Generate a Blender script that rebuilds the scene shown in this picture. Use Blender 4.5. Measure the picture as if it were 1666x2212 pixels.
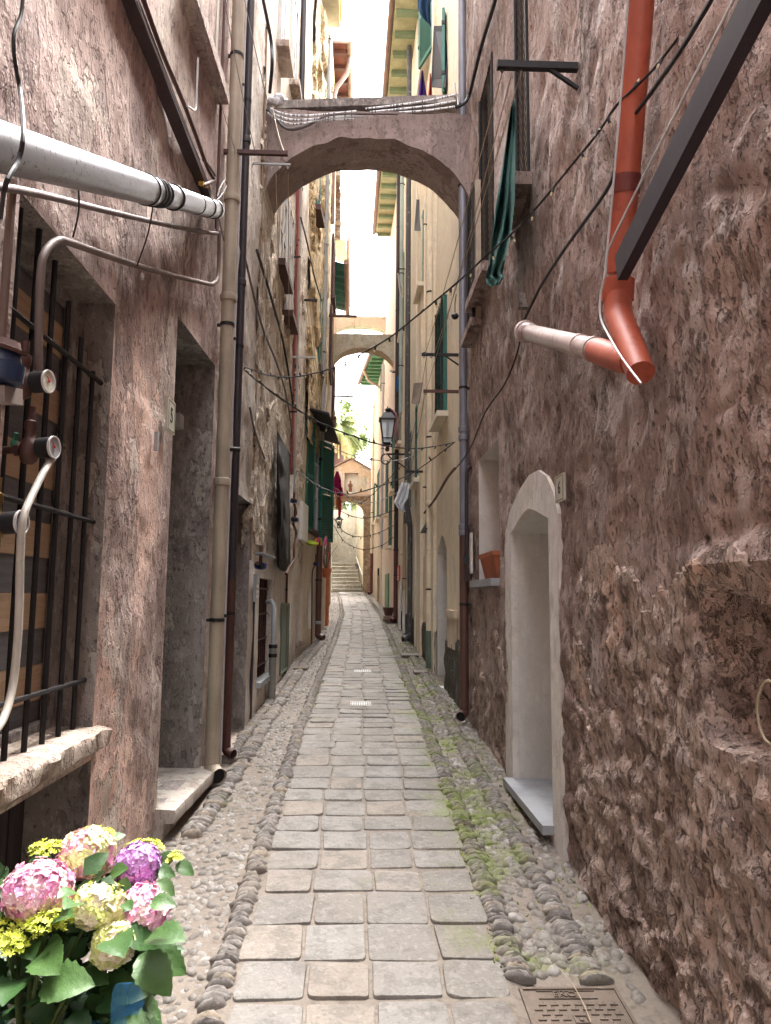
import bpy, math, random
import numpy as np
from math import radians, sin, cos, pi, atan, tan, hypot
from mathutils import Vector, Matrix, noise
random.seed(7); rng = np.random.default_rng(11)
scene = bpy.context.scene
for o in list(bpy.data.objects): bpy.data.objects.remove(o)

# ------------------------------------------------------------------ camera
FPX = 1580.0; CZ = 1.6; YAW = atan((833-784)/FPX); PIT = atan((1290-1106)/FPX); ROLL = .009
Fv = Vector((sin(YAW)*cos(PIT), cos(YAW)*cos(PIT), sin(PIT)))
_r = Vector((cos(YAW), -sin(YAW), 0)); _u = _r.cross(Fv)
Rv = _r*cos(ROLL)+_u*sin(ROLL); Uv = -_r*sin(ROLL)+_u*cos(ROLL)
cd = bpy.data.cameras.new('camera'); cam = bpy.data.objects.new('camera', cd)
scene.collection.objects.link(cam); scene.camera = cam
cam.matrix_world = Matrix(((Rv.x, Uv.x, -Fv.x, 0), (Rv.y, Uv.y, -Fv.y, 0), (Rv.z, Uv.z, -Fv.z, CZ), (0, 0, 0, 1)))
cd.sensor_fit = 'VERTICAL'; cd.sensor_height = 24; cd.lens = 24*FPX/2212; cd.clip_start = .02; cd.clip_end = 2000
# ------------------------------------------------------------------ world, sun, exposure
SUN_EL, SUN_AZ = radians(64), radians(25)      # soft overcast light from high up, a little ahead and to the right
wd = bpy.data.worlds.new('World'); scene.world = wd; wd.use_nodes = True
wn = wd.node_tree; bg = wn.nodes['Background']; sk = wn.nodes.new('ShaderNodeTexSky')
sk.sky_type = 'NISHITA'; sk.sun_disc = False; sk.sun_elevation = SUN_EL; sk.sun_rotation = SUN_AZ
sk.air_density = 1.0; sk.dust_density = 6.0; sk.ozone_density = 0.6
hs = wn.nodes.new('ShaderNodeHueSaturation'); hs.inputs['Saturation'].default_value = .18
wn.links.new(sk.outputs[0], hs.inputs['Color']); wn.links.new(hs.outputs[0], bg.inputs[0]); bg.inputs[1].default_value = .15
sl = bpy.data.lights.new('sun', 'SUN'); so = bpy.data.objects.new('sun', sl); scene.collection.objects.link(so)
sl.energy = 1.5; sl.angle = radians(30); sl.color = (1, .96, .9)
sd = Vector((sin(SUN_AZ)*cos(SUN_EL), cos(SUN_AZ)*cos(SUN_EL), sin(SUN_EL)))
so.rotation_euler = sd.to_track_quat('Z', 'Y').to_euler()
scene.view_settings.view_transform = 'Standard'; scene.view_settings.look = 'None'
scene.view_settings.exposure = 3.95; scene.view_settings.gamma = 1
scene.render.engine = 'CYCLES'
try:
    scene.cycles.max_bounces = 10; scene.cycles.diffuse_bounces = 6; scene.cycles.caustics_reflective = False; scene.cycles.caustics_refractive = False
except Exception: pass

# ------------------------------------------------------------------ placing
G = .057                                        # the lane climbs 5.7 cm per metre
LW = [(-20, -1.17), (4.3, -1.15), (5.5, -1.11), (11.3, -1.03), (12.2, -.98), (14.2, -.87), (17.5, -.87), (21, -.95), (31, -1.32), (45, -1.9)]
RW = [(-20, 1.14), (4, 1.11), (7.45, 1.08), (10.3, 1.03), (13.6, .97), (18.8, .87), (25, .63), (31.4, .38), (45, -.2)]
def wx(side, Y):
    P = LW if side < 0 else RW
    for (a, b), (c, d) in zip(P, P[1:]):
        if Y <= c: return b+(d-b)*(Y-a)/(c-a)
    return P[-1][1]
def gz(Y): return G*min(max(Y, -5), 31.4)
def ray(x, y): return Fv+Rv*((x-833)/FPX)+Uv*((1106-y)/FPX)
def W(x, y, Y):
    d = ray(x, y); t = Y/d.y; return Vector((t*d.x, Y, CZ+t*d.z))
def gnd(x, y):
    d = ray(x, y); t = CZ/(G*d.y-d.z); return Vector((t*d.x, t*d.y, CZ+t*d.z))
def hit(side, x, y, off=0.0):
    d = ray(x, y); P = LW if side < 0 else RW
    for (a, b), (c, e) in zip(P, P[1:]):
        k = (e-b)/(c-a); b0 = b-side*off-k*a          # X = b0 + k*Y
        den = d.x-k*d.y
        if abs(den) < 1e-9: continue
        t = b0/den
        if t > 0 and a <= t*d.y <= c: return Vector((t*d.x, t*d.y, CZ+t*d.z))
    raise ValueError('no hit %s %s %s' % (side, x, y))
def L(x, y, off=0): return hit(-1, x, y, off)
def R_(x, y, off=0): return hit(1, x, y, off)
def wp(side, Y, z, off=0): return Vector((wx(side, Y)-side*off, Y, z))

# ------------------------------------------------------------------ objects
col = scene.collection
def tag(o, label=None, cat=None, group=None, kind=None):
    if label: o['label'] = label
    if cat: o['category'] = cat
    if group: o['group'] = group
    if kind: o['kind'] = kind
    return o
def thing(name, label, cat, loc=(0, 0, 0), group=None):
    o = bpy.data.objects.new(name, None); col.objects.link(o); o.location = loc; o.empty_display_size = .2
    return tag(o, label, cat, group)
class MB:
    def __init__(s): s.v = []; s.f = []; s.c = []
    def add(s, V, Fs, c=None):
        n = len(s.v); s.v += [tuple(p) for p in V]; s.f += [tuple(i+n for i in f) for f in Fs]
        s.c += [(.5 if c is None else c)]*len(V); return s
    def box(s, lo, hi, c=None):
        x0, y0, z0 = lo; x1, y1, z1 = hi
        return s.add([(x0, y0, z0), (x1, y0, z0), (x1, y1, z0), (x0, y1, z0), (x0, y0, z1), (x1, y0, z1), (x1, y1, z1), (x0, y1, z1)],
                     [(0, 3, 2, 1), (4, 5, 6, 7), (0, 1, 5, 4), (1, 2, 6, 5), (2, 3, 7, 6), (3, 0, 4, 7)], c)
    def hexa(s, P, c=None):     # 8 points: 4 bottom, 4 top
        return s.add(P, [(0, 3, 2, 1), (4, 5, 6, 7), (0, 1, 5, 4), (1, 2, 6, 5), (2, 3, 7, 6), (3, 0, 4, 7)], c)
    def beam(s, a, b, w, h, up=(0, 0, 1), c=None):
        a = Vector(a); b = Vector(b); d = (b-a).normalized(); u = Vector(up)
        if abs(d.dot(u)) > .98: u = Vector((0, 1, 0))
        sd_ = d.cross(u).normalized()*w/2; u2 = sd_.cross(d).normalized()*h/2
        return s.hexa([a-sd_-u2, a+sd_-u2, b+sd_-u2, b-sd_-u2, a-sd_+u2, a+sd_+u2, b+sd_+u2, b-sd_+u2], c)
    def tube(s, pts, r, n=10, cap=True, c=None):
        pts = [Vector(p) for p in pts]; m = len(pts)
        rs = r if isinstance(r, (list, tuple)) else [r]*m
        V = []; Fs = []; prev = None
        for i, p in enumerate(pts):
            d = (pts[min(i+1, m-1)]-pts[max(i-1, 0)])
            if d.length < 1e-9: d = Vector((0, 0, 1))
            d.normalize()
            if prev is None:
                u = Vector((0, 0, 1)) if abs(d.z) < .9 else Vector((1, 0, 0))
                u = (u-d*u.dot(d)).normalized()
            else:
                u = (prev-d*prev.dot(d)); u = u.normalized() if u.length > 1e-6 else Vector((1, 0, 0))
            prev = u; w = d.cross(u)
            for k in range(n):
                a = 2*pi*k/n; V.append(p+(u*cos(a)+w*sin(a))*rs[i])
        for i in range(m-1):
            for k in range(n):
                k2 = (k+1) % n; Fs.append((i*n+k, i*n+k2, (i+1)*n+k2, (i+1)*n+k))
        if cap: Fs.append(tuple(range(n-1, -1, -1))); Fs.append(tuple((m-1)*n+k for k in range(n)))
        return s.add(V, Fs, c)
    def lathe(s, base, axis, prof, n=16, c=None):   # prof: (dist along axis, radius)
        a = Vector(axis).normalized(); b = Vector(base)
        return s.tube2([b+a*t for t, r in prof], [max(r, 1e-4) for t, r in prof], a, n, c)
    def tube2(s, pts, rs, d, n, c=None):
        u = Vector((0, 0, 1)) if abs(d.z) < .9 else Vector((1, 0, 0)); u = (u-d*u.dot(d)).normalized(); w = d.cross(u)
        V = []; Fs = []
        for p, r in zip(pts, rs):
            for k in range(n):
                a = 2*pi*k/n; V.append(p+(u*cos(a)+w*sin(a))*r)
        for i in range(len(pts)-1):
            for k in range(n):
                k2 = (k+1) % n; Fs.append((i*n+k, i*n+k2, (i+1)*n+k2, (i+1)*n+k))
        Fs.append(tuple(range(n-1, -1, -1))); Fs.append(tuple((len(pts)-1)*n+k for k in range(n)))
        return s.add(V, Fs, c)
    def ell(s, cen, rx, ry, rz, n=8, m=6, rot=None, c=None):
        V = []; Fs = []; cen = Vector(cen)
        for i in range(m+1):
            th = pi*i/m
            for k in range(n):
                a = 2*pi*k/n; p = Vector((rx*sin(th)*cos(a), ry*sin(th)*sin(a), rz*cos(th)))
                if rot is not None: p = rot @ p
                V.append(cen+p)
        for i in range(m):
            for k in range(n):
                k2 = (k+1) % n; Fs.append((i*n+k, (i+1)*n+k, (i+1)*n+k2, i*n+k2))
        return s.add(V, Fs, c)
    def prism(s, poly, ext, c=None):               # poly: 3D points (planar), ext: vector
        n = len(poly); e = Vector(ext); P = [Vector(p) for p in poly]
        Fs = [tuple(range(n-1, -1, -1)), tuple(range(n, 2*n))]+[(i, (i+1) % n, n+(i+1) % n, n+i) for i in range(n)]
        return s.add(P+[p+e for p in P], Fs, c)
    def build(s, name, mat, parent=None, **k):
        return mk(name, np.array(s.v, dtype=float), s.f, mat, parent, np.array(s.c), **k)
rootloc = {}
def mk(name, V, Fs, mat, parent=None, cval=None, label=None, cat=None, group=None, kind=None, smooth=True, angle=.7, origin=True):
    V = np.asarray(V, dtype=float); loc = Vector((0, 0, 0))
    if parent is None and kind != 'structure' and origin:
        lo = V.min(0); hi = V.max(0); loc = Vector(((lo[0]+hi[0])/2, (lo[1]+hi[1])/2, lo[2])); V = V-np.array(loc)
    me = bpy.data.meshes.new(name); me.from_pydata(V.tolist(), [], Fs if isinstance(Fs, list) else Fs.tolist())
    if cval is not None:
        at = me.attributes.new('tint', 'FLOAT', 'POINT'); at.data.foreach_set('value', np.asarray(cval, dtype=np.float32))
    if smooth:
        me.polygons.foreach_set('use_smooth', [True]*len(me.polygons)); me.set_sharp_from_angle(angle=angle)
    me.materials.append(mat); me.update()
    o = bpy.data.objects.new(name, me); col.objects.link(o)
    if parent is not None:
        o.parent = parent
        if parent.type == 'EMPTY': o.location = -parent.location
        elif parent.parent is None: o.location = -parent.location
    else: o.location = loc
    return tag(o, label, cat, group, kind)

# ------------------------------------------------------------------ materials
class N:
    def __init__(s, name, rough=.8, metal=0, spec=.3):
        s.m = bpy.data.materials.new(name); s.m.use_nodes = True; s.t = s.m.node_tree; s.b = s.t.nodes['Principled BSDF']
        s.b.inputs['Roughness'].default_value = rough; s.b.inputs['Metallic'].default_value = metal
        s.b.inputs['Specular IOR Level'].default_value = spec
        g = s.t.nodes.new('ShaderNodeNewGeometry'); s.pos = g.outputs['Position']
    def n(s, ty): return s.t.nodes.new(ty)
    def lk(s, a, inp):
        if hasattr(a, 'node'): s.t.links.new(a, inp)
        elif isinstance(a, (tuple, list)): inp.default_value = tuple(a)+((1,) if len(a) == 3 and inp.type == 'RGBA' else ())
        else: inp.default_value = a
    def sc(s, sx, sy, sz, off=(0, 0, 0)):
        m = s.n('ShaderNodeMapping'); s.lk(s.pos, m.inputs['Vector']); m.inputs['Scale'].default_value = (sx, sy, sz); m.inputs['Location'].default_value = off
        return m.outputs[0]
    def noise(s, scale, detail=6, rough=.6, dist=0, vec=None):
        x = s.n('ShaderNodeTexNoise'); s.lk(vec or s.pos, x.inputs['Vector'])
        x.inputs['Scale'].default_value = scale; x.inputs['Detail'].default_value = detail; x.inputs['Roughness'].default_value = rough; x.inputs['Distortion'].default_value = dist
        return x.outputs['Fac']
    def vor(s, scale, vec=None, feat='F1', rnd=1):
        x = s.n('ShaderNodeTexVoronoi'); x.feature = feat; s.lk(vec or s.pos, x.inputs['Vector']); x.inputs['Scale'].default_value = scale; x.inputs['Randomness'].default_value = rnd
        return x
    def ramp(s, f, a, b, inter='LINEAR'):        # smooth step from a to b
        x = s.n('ShaderNodeMapRange'); x.interpolation_type = 'SMOOTHSTEP'; s.lk(f, x.inputs['Value'])
        x.inputs['From Min'].default_value = a; x.inputs['From Max'].default_value = b; return x.outputs[0]
    def mix(s, f, a, b, mode='MIX'):
        x = s.n('ShaderNodeMix'); x.data_type = 'RGBA'; x.blend_type = mode; s.lk(f, x.inputs[0]); s.lk(a, x.inputs[6]); s.lk(b, x.inputs[7]); return x.outputs[2]
    def ma(s, op, a, b=0, c=0):
        x = s.n('ShaderNodeMath'); x.operation = op; s.lk(a, x.inputs[0]); s.lk(b, x.inputs[1]); s.lk(c, x.inputs[2]); return x.outputs[0]
    def attr(s, nm='tint'):
        x = s.n('ShaderNodeAttribute'); x.attribute_name = nm; return x.outputs['Fac']
    def xyz(s):
        x = s.n('ShaderNodeSeparateXYZ'); s.lk(s.pos, x.inputs[0]); return x.outputs
    def col(s, c): s.lk(c, s.b.inputs['Base Color']); return s
    def rough(s, r): s.lk(r, s.b.inputs['Roughness']); return s
    def bump(s, h, dist=.01, strength=1.0):
        x = s.n('ShaderNodeBump'); s.lk(h, x.inputs['Height']); x.inputs['Distance'].default_value = dist; x.inputs['Strength'].default_value = strength
        s.t.links.new(x.outputs[0], s.b.inputs['Normal']); return s

def mul(c, k): return tuple(min(1, v*k) for v in c)
def ridge(p, s=1, o=4): return noise.ridged_multi_fractal(p*s, .9, 2.1, o, 1.0, 2.0)-.9
def plaster(name, base, alt, patch, dirt, patch_lo=.56, patch_hi=.6, streak=.5, relief=.012, pits=.5, seed=0, stone=None, rub=0, zone=None, fine=1.0):
    m = N(name, .9, 0, .15); v = m.sc(1, 1, 1, (seed, seed*.7, seed*1.3)); vq = m.sc(1, 1, .55, (seed, seed*.3, seed)); f1 = min(1, fine)
    big = m.noise(1.1, 5, .6, 0, v); mid = m.noise(6, 5, .65, 0, v); st = m.noise(2.0, 5, .65, 0, m.sc(3.2, 3.2, .4, (seed, 0, seed)))
    blot = m.noise(13, 4, .6, 0, vq); crumb = m.noise(42, 3, .6, 0, vq); gr = m.noise(120, 2, .6)
    c = m.mix(m.ramp(big, .38, .62), base, alt)
    if zone: c = m.mix(zone(m, mid), c, m.mix(m.ramp(mid, .4, .6), zone.c1, zone.c2))
    c = m.mix(m.ma('MULTIPLY', m.ramp(mid, .48, .62), .45), c, mul(alt, 1.3))
    pn = m.noise(2.1, 7, .62, 0, m.sc(1, 1, .6, (seed*2, 3, 1))); pm = m.ramp(pn, patch_lo-.01, patch_lo+.005)
    c = m.mix(pm, c, m.mix(m.ramp(mid, .35, .65), patch, mul(patch, .72)))
    pn2 = m.noise(1.7, 7, .64, 0, m.sc(1.3, 1.3, .5, (seed*3, 9, 4))); pm2 = m.ramp(pn2, patch_lo+.01, patch_lo+.03)
    c = m.mix(m.ma('MULTIPLY', pm2, .75*f1), c, m.mix(m.ramp(blot, .4, .6), mul(dirt, 2.4), mul(dirt, 1.3)))
    c = m.mix(m.ma('MULTIPLY', m.ramp(st, .52, .66), streak*.8), c, mul(dirt, 1.25))
    c = m.mix(m.ma('MULTIPLY', m.ramp(st, .44, .34), streak*.5), c, mul(patch, 1.1))
    bm = m.ramp(m.noise(1.6, 4, .6, 0, m.sc(1, 1, .7, (seed, 4, 8))), .40, .62)
    c = m.mix(m.ma('MULTIPLY', m.ramp(m.noise(.75, 4, .6, 0, m.sc(1.2, 1.2, .5, (seed+3, 4, 8))), .50, .60), .55*f1), c, mul(dirt, 1.9))
    db = m.ma('MULTIPLY', m.ramp(blot, .56, .61), m.ma('ADD', .25, m.ma('MULTIPLY', bm, .95))); lb = m.ramp(blot, .43, .37); dc = m.ramp(crumb, .60, .66); lc = m.ramp(crumb, .42, .36)
    c = m.mix(m.ma('MULTIPLY', db, .6*f1), c, mul(dirt, 1.3)); c = m.mix(m.ma('MULTIPLY', lb, .35*f1), c, mul(patch, 1.1))
    c = m.mix(m.ma('MULTIPLY', dc, pits*.85*f1), c, mul(dirt, .7)); c = m.mix(m.ma('MULTIPLY', lc, .30*f1), c, mul(patch, 1.2))
    c = m.mix(.2, c, m.mix(gr, mul(base, .5), mul(base, 1.6)))
    h = m.ma('ADD', m.ma('MULTIPLY', pm, -.5), m.ma('MULTIPLY', mid, .8))
    for q, k in ((db, -.35*fine), (lb, .22*fine), (dc, -.28*fine), (lc, .12*fine), (gr, .10*fine), (pm2, -.25), (st, .3)): h = m.ma('ADD', h, m.ma('MULTIPLY', q, k))
    m.col(c).bump(h, relief, 1.0); return m.m
def rubble(name, c1, c2, mortar, dark, scale=7, relief=.03, seed=0, squash=1.0, mort=.5):
    m = N(name, .92, 0, .12); v0 = m.sc(1, 1, squash, (seed, seed, seed)); w = m.n('ShaderNodeTexNoise'); m.lk(v0, w.inputs['Vector']); w.inputs['Scale'].default_value = 6; w.inputs['Detail'].default_value = 4
    va = m.n('ShaderNodeVectorMath'); va.operation = 'MULTIPLY_ADD'; m.lk(w.outputs['Color'], va.inputs[0]); va.inputs[1].default_value = (.16, .16, .16); m.lk(v0, va.inputs[2]); v = va.outputs[0]
    e = m.vor(scale, v, 'DISTANCE_TO_EDGE'); f = m.vor(scale, v, 'F1'); mid = m.noise(9, 5, .65, 0, v0); vq = m.sc(1, 1, .6, (seed, 2, 2)); gr = m.noise(110, 2, .6)
    blot = m.noise(11, 5, .62, 0, vq); crumb = m.noise(36, 3, .62, 0, vq); lg = m.noise(2.4, 6, .62, 0, vq)
    sepc = m.n('ShaderNodeSeparateColor'); m.lk(f.outputs['Color'], sepc.inputs[0])
    stone = m.mix(m.ramp(sepc.outputs[0], .1, .9), c1, c2)
    edge = m.ramp(m.ma('ADD', e.outputs['Distance'], m.ma('MULTIPLY', m.ma('SUBTRACT', mid, .5), .25)), .02, .12)
    cov = m.ramp(m.noise(1.9, 6, .62, 0, m.sc(1, 1, .7, (seed, 5, 0))), .60-mort*.3, .63-mort*.3)
    mask = m.ma('MULTIPLY', edge, m.ma('SUBTRACT', 1, m.ma('MULTIPLY', cov, .75)))
    c = m.mix(mask, m.mix(m.ramp(mid, .38, .62), mortar, mul(mortar, .55)), stone)
    c = m.mix(m.ma('MULTIPLY', m.ramp(lg, .55, .60), .6), c, mul(dark, 2.2)); c = m.mix(m.ma('MULTIPLY', m.ramp(lg, .43, .38), .55), c, mul(c1, 1.3))
    db = m.ramp(blot, .55, .61); lb = m.ramp(blot, .43, .36); dc = m.ramp(crumb, .57, .64); lc = m.ramp(crumb, .42, .35)
    c = m.mix(m.ma('MULTIPLY', db, .75), c, mul(dark, 1.3)); c = m.mix(m.ma('MULTIPLY', lb, .5), c, mul(mortar, 1.4)); c = m.mix(m.ma('MULTIPLY', dc, .7), c, dark); c = m.mix(m.ma('MULTIPLY', lc, .5), c, mul(mortar, 1.7))
    c = m.mix(.2, c, m.mix(gr, mul(c1, .4), mul(c2, 1.7)))
    h = m.ma('ADD', m.ma('MULTIPLY', mask, .6), m.ma('MULTIPLY', mid, .6))
    for q, k in ((db, -.7), (lb, .4), (dc, -.4), (lc, .3), (gr, .15)): h = m.ma('ADD', h, m.ma('MULTIPLY', q, k))
    m.col(c).bump(h, relief, 1.0); return m.m
def paint(name, c, rough=.5, metal=0, wear=.3, wc=None, grain=25, bump=.0008, spec=.4, drip=None):
    m = N(name, rough, metal, spec); a = m.noise(4, 5, .65, .2, m.sc(1, 1, .5)); b = m.noise(grain, 4, .7)
    cc = m.mix(m.ramp(a, .35, .7), c, mul(c, .72)); cc = m.mix(m.ma('MULTIPLY', m.ramp(b, .56, .68), wear), cc, wc or mul(c, .4))
    if drip: cc = m.mix(m.ma('MULTIPLY', m.ramp(m.noise(3, 8, .7, .1, m.sc(6, 6, .5)), .55, .68), .7), cc, drip)
    m.col(cc).rough(m.ma('ADD', rough-.1, m.ma('MULTIPLY', b, .25))); m.bump(m.ma('ADD', m.ma('MULTIPLY', b, .6), a), bump, 1); return m.m
def wood(name, c, c2, rough=.7, axis='z'):
    m = N(name, rough, 0, .2); v = m.sc(9, 9, .8) if axis == 'z' else m.sc(1, .8, 14); a = m.noise(4, 8, .7, .6, v); b = m.noise(30, 5, .7)
    m.col(m.mix(m.ramp(a, .35, .65), c, c2)).bump(m.ma('ADD', a, m.ma('MULTIPLY', b, .3)), .003, 1); return m.m
def cloth(name, c, c2=None, trans=0):
    m = N(name, .9, 0, .1); a = m.noise(6, 6, .6); w = m.noise(150, 3, .6); m.col(m.mix(a, c, c2 or mul(c, .6))).bump(w, .001, .6)
    if trans: m.b.inputs['Alpha'].default_value = trans
    return m.m
# ------------------------------------------------------------------ shared materials
class Zone:                                       # a coat of other colour over one stretch of a wall
    def __init__(s, y0, y1, z1, c1, c2, soft=.12): s.a = (y0, y1, z1, soft); s.c1 = c1; s.c2 = c2
    def __call__(s, m, mid):
        X = m.xyz(); y0, y1, z1, sf = s.a; n = m.noise(3.5, 8, .7, .5)
        j = m.ma('MULTIPLY', m.ma('SUBTRACT', n, .5), sf*4)
        y = m.ma('ADD', X[1], j); z = m.ma('ADD', X[2], m.ma('MULTIPLY', j, 3))
        f = m.ma('MULTIPLY', m.ramp(y, y0-.03, y0+.03), m.ramp(y, y1+.03, y1-.03))
        return m.ma('MULTIPLY', f, m.ramp(z, z1+.08, z1-.08))
PINK = (.36, .235, .20); MAUVE = (.40, .30, .275)
M_leftA = plaster('mauve_plaster', MAUVE, (.48, .35, .31), (.64, .54, .47), (.13, .095, .088), .53, .57, .5, .016, .8, 1.0, zone=Zone(3.1, 4.12, 2.75, (.78, .53, .43), (.62, .43, .36)))
M_leftB = plaster('grey_beige_plaster', (.60, .53, .46), (.52, .455, .41), (.68, .63, .57), (.24, .2, .18), .55, .6, .5, .014, .5, 4.0)
M_leftBr = rubble('rough_stone_beige', (.68, .56, .45), (.52, .42, .34), (.66, .57, .48), (.17, .13, .105), 7, .03, 2, .8, .5)
M_leftC = plaster('cream_plaster_worn', (.66, .59, .49), (.60, .51, .42), (.5, .38, .28), (.28, .22, .17), .60, .64, .4, .012, .4, 7.0)
M_leftCr = rubble('rough_stone_ochre', (.86, .63, .38), (.64, .45, .26), (.80, .63, .43), (.2, .13, .08), 8, .06, 5, .55, .3)
M_leftD = plaster('pale_cream_plaster', (.55, .49, .40), (.50, .42, .33), (.42, .34, .26), (.25, .2, .16), .6, .64, .35, .01, .3, 9.0)
M_orange = plaster('orange_plaster', (.50, .27, .14), (.46, .25, .14), (.5, .4, .3), (.25, .16, .1), .6, .64, .35, .01, .3, 12.0)
M_rightA = plaster('brown_mauve_plaster', (.31, .22, .19), (.45, .36, .33), (.54, .475, .45), (.085, .06, .052), .58, .63, .75, .035, .9, 14.0)
M_rightAr = rubble('rubble_brown', (.54, .37, .285), (.38, .30, .275), (.44, .345, .30), (.085, .06, .05), 8, .03, 8, .8, .85)
M_cream = plaster('cream_render', (.70, .60, .45), (.66, .56, .43), (.70, .64, .55), (.42, .34, .26), .58, .66, .6, .006, .3, 20.0, fine=.5)
M_cream2 = plaster('cream_render_pale', (.70, .63, .52), (.66, .6, .5), (.72, .68, .6), (.46, .39, .3), .58, .66, .35, .004, .1, 25.0, fine=.4)
M_white = plaster('white_render', (.72, .70, .66), (.66, .63, .58), (.75, .74, .71), (.45, .4, .35), .58, .66, .3, .004, .1, 30.0, fine=.4)
M_base = rubble('dark_pebbledash', (.16, .14, .12), (.10, .09, .08), (.13, .12, .10), (.04, .04, .035), 14, .02, 3, 1, .5)
M_arch = plaster('arch_plaster', (.31, .245, .225), (.36, .29, .265), (.26, .205, .19), (.12, .09, .085), .58, .63, .5, .015, .7, 33.0)
M_archfar = plaster('arch_plaster_mossy', (.46, .43, .36), (.38, .37, .31), (.5, .48, .42), (.16, .16, .12), .55, .6, .8, .01, .4, 36.0)
M_surr = plaster('white_surround_plaster', (.60, .57, .55), (.55, .51, .49), (.64, .59, .52), (.3, .27, .25), .56, .64, .35, .006, .25, 40.0, fine=.7)
M_recess = plaster('grey_recess_plaster', (.58, .565, .54), (.54, .52, .50), (.62, .60, .58), (.34, .32, .30), .6, .68, .3, .004, .2, 43.0, fine=.5)
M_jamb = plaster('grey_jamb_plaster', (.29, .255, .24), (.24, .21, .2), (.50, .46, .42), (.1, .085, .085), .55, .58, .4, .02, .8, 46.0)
M_marble = paint('grey_marble', (.52, .51, .50), .45, 0, .15, (.35, .33, .32), 12, .001)
M_slate = paint('grey_slate', (.33, .34, .36), .5, 0, .2, None, 12, .001)
M_sill = plaster('worn_stone_sill', (.46, .38, .33), (.50, .43, .37), (.33, .25, .2), (.15, .11, .09), .55, .6, .3, .02, .6, 50.0)
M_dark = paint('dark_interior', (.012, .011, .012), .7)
M_iron = paint('dark_iron', (.018, .016, .018), .55, .3, .4, (.05, .025, .015), 40, .001)
M_rust = paint('rusty_brown_paint', (.085, .035, .028), .55, .1, .5, (.03, .015, .012), 30, .001)
M_brownp = paint('brown_painted_pipe', (.10, .045, .035), .45, 0, .3, None, 20, .0008, drip=(.05, .02, .018))
M_darkp = paint('dark_plum_pipe', (.035, .026, .032), .45, 0, .3, None, 20, .0008)
M_beigep = paint('beige_plastic_pipe', (.40, .33, .25), .42, 0, .25, (.22, .17, .12), 30, .0005, drip=(.24, .20, .16))
M_greyp = paint('grey_metal_pipe', (.20, .20, .235), .4, .2, .25, (.12, .11, .12), 20, .0008, drip=(.11, .1, .11))
M_woodp = paint('weathered_black_pipe', (.075, .07, .075), .6, 0, .6, (.3, .3, .3), 14, .001, drip=(.22, .22, .22))
M_pinkp = paint('pink_painted_pipe', (.42, .17, .13), .5, 0, .2, (.3, .13, .1), 20, .0008)
M_orangep = paint('orange_plastic_pipe', (.40, .085, .045), .5, 0, .5, (.17, .028, .016), 9, .0008, drip=(.22, .035, .02))
M_silver = N('scuffed_silver_pipe', .32, .75, .5)
_a = M_silver.noise(9, 8, .7, .6); _b = M_silver.noise(45, 6, .75)
M_silver.col(M_silver.mix(M_silver.ramp(_b, .56, .64), M_silver.mix(_a, (.30, .30, .335), (.46, .46, .49)), (.07, .06, .06))).rough(M_silver.ma('ADD', .2, M_silver.ma('MULTIPLY', _a, .35))).bump(_b, .001, 1); M_silver = M_silver.m
M_tanp = paint('dirty_tan_plastic', (.42, .32, .30), .35, 0, .7, (.05, .03, .025), 55, .0006, drip=(.10, .06, .05))
M_greypl = paint('grey_plastic', (.36, .37, .38), .45, 0, .2, None, 20, .0005)
M_whitepl = paint('white_plastic', (.62, .61, .60), .4, 0, .2, (.4, .38, .36), 20, .0004)
M_green = paint('dark_green_paint', (.022, .14, .11), .45, 0, .25, (.05, .11, .1), 18, .0006)
M_green2 = paint('mid_green_paint', (.10, .27, .14), .5, 0, .25, (.2, .3, .2), 18, .0006)
M_greenbox = paint('grey_green_paint', (.11, .15, .11), .5, 0, .25, None, 18, .0006)
M_brass = paint('brass', (.30, .19, .07), .4, .8, .5, (.06, .04, .02), 40, .0006)
M_black = paint('black_rubber', (.014, .014, .016), .5)
M_blue = paint('blue_enamel', (.02, .06, .32), .35)
M_cable = paint('black_cable', (.016, .015, .018), .55)
M_whitec = paint('white_cable', (.55, .54, .56), .45)
M_tanc = paint('tan_cord', (.42, .34, .24), .8)
M_greyc = paint('grey_cable', (.16, .13, .13), .7)
M_terra = paint('terracotta', (.42, .13, .06), .75, 0, .3, (.25, .1, .06), 25, .001)
M_red = paint('red_enamel', (.55, .03, .025), .4)
M_letter = paint('dark_lettering', (.03, .03, .04), .6)
M_plate = paint('ivory_plate', (.58, .56, .47), .35, 0, .15, (.35, .33, .25), 14, .0004)
M_glass = N('window_glass', .08, 0, .6).col((.03, .035, .05)).m
M_tiles = paint('red_roof_tile', (.35, .09, .05), .8)
M_soffit = wood('dark_red_soffit_boards', (.14, .05, .035), (.09, .03, .025), .7, 'y')
M_limesoff = paint('pale_green_soffit', (.46, .46, .30), .7, 0, .4, (.25, .3, .15), 14, .001)
M_green3 = paint('pale_green_beam', (.20, .27, .17), .7, 0, .3)
M_copper = paint('weathered_copper_gutter', (.26, .17, .14), .5, .3, .4, (.22, .33, .26), 9, .001)
M_moss = N('moss', .95).col((.09, .13, .02)).m
def bulbmat():
    m = N('led_bulb', .2, 0, .6); m.col((.75, .66, .42)); m.b.inputs['Transmission Weight'].default_value = .3; return m.m
M_bulb = bulbmat()

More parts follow.
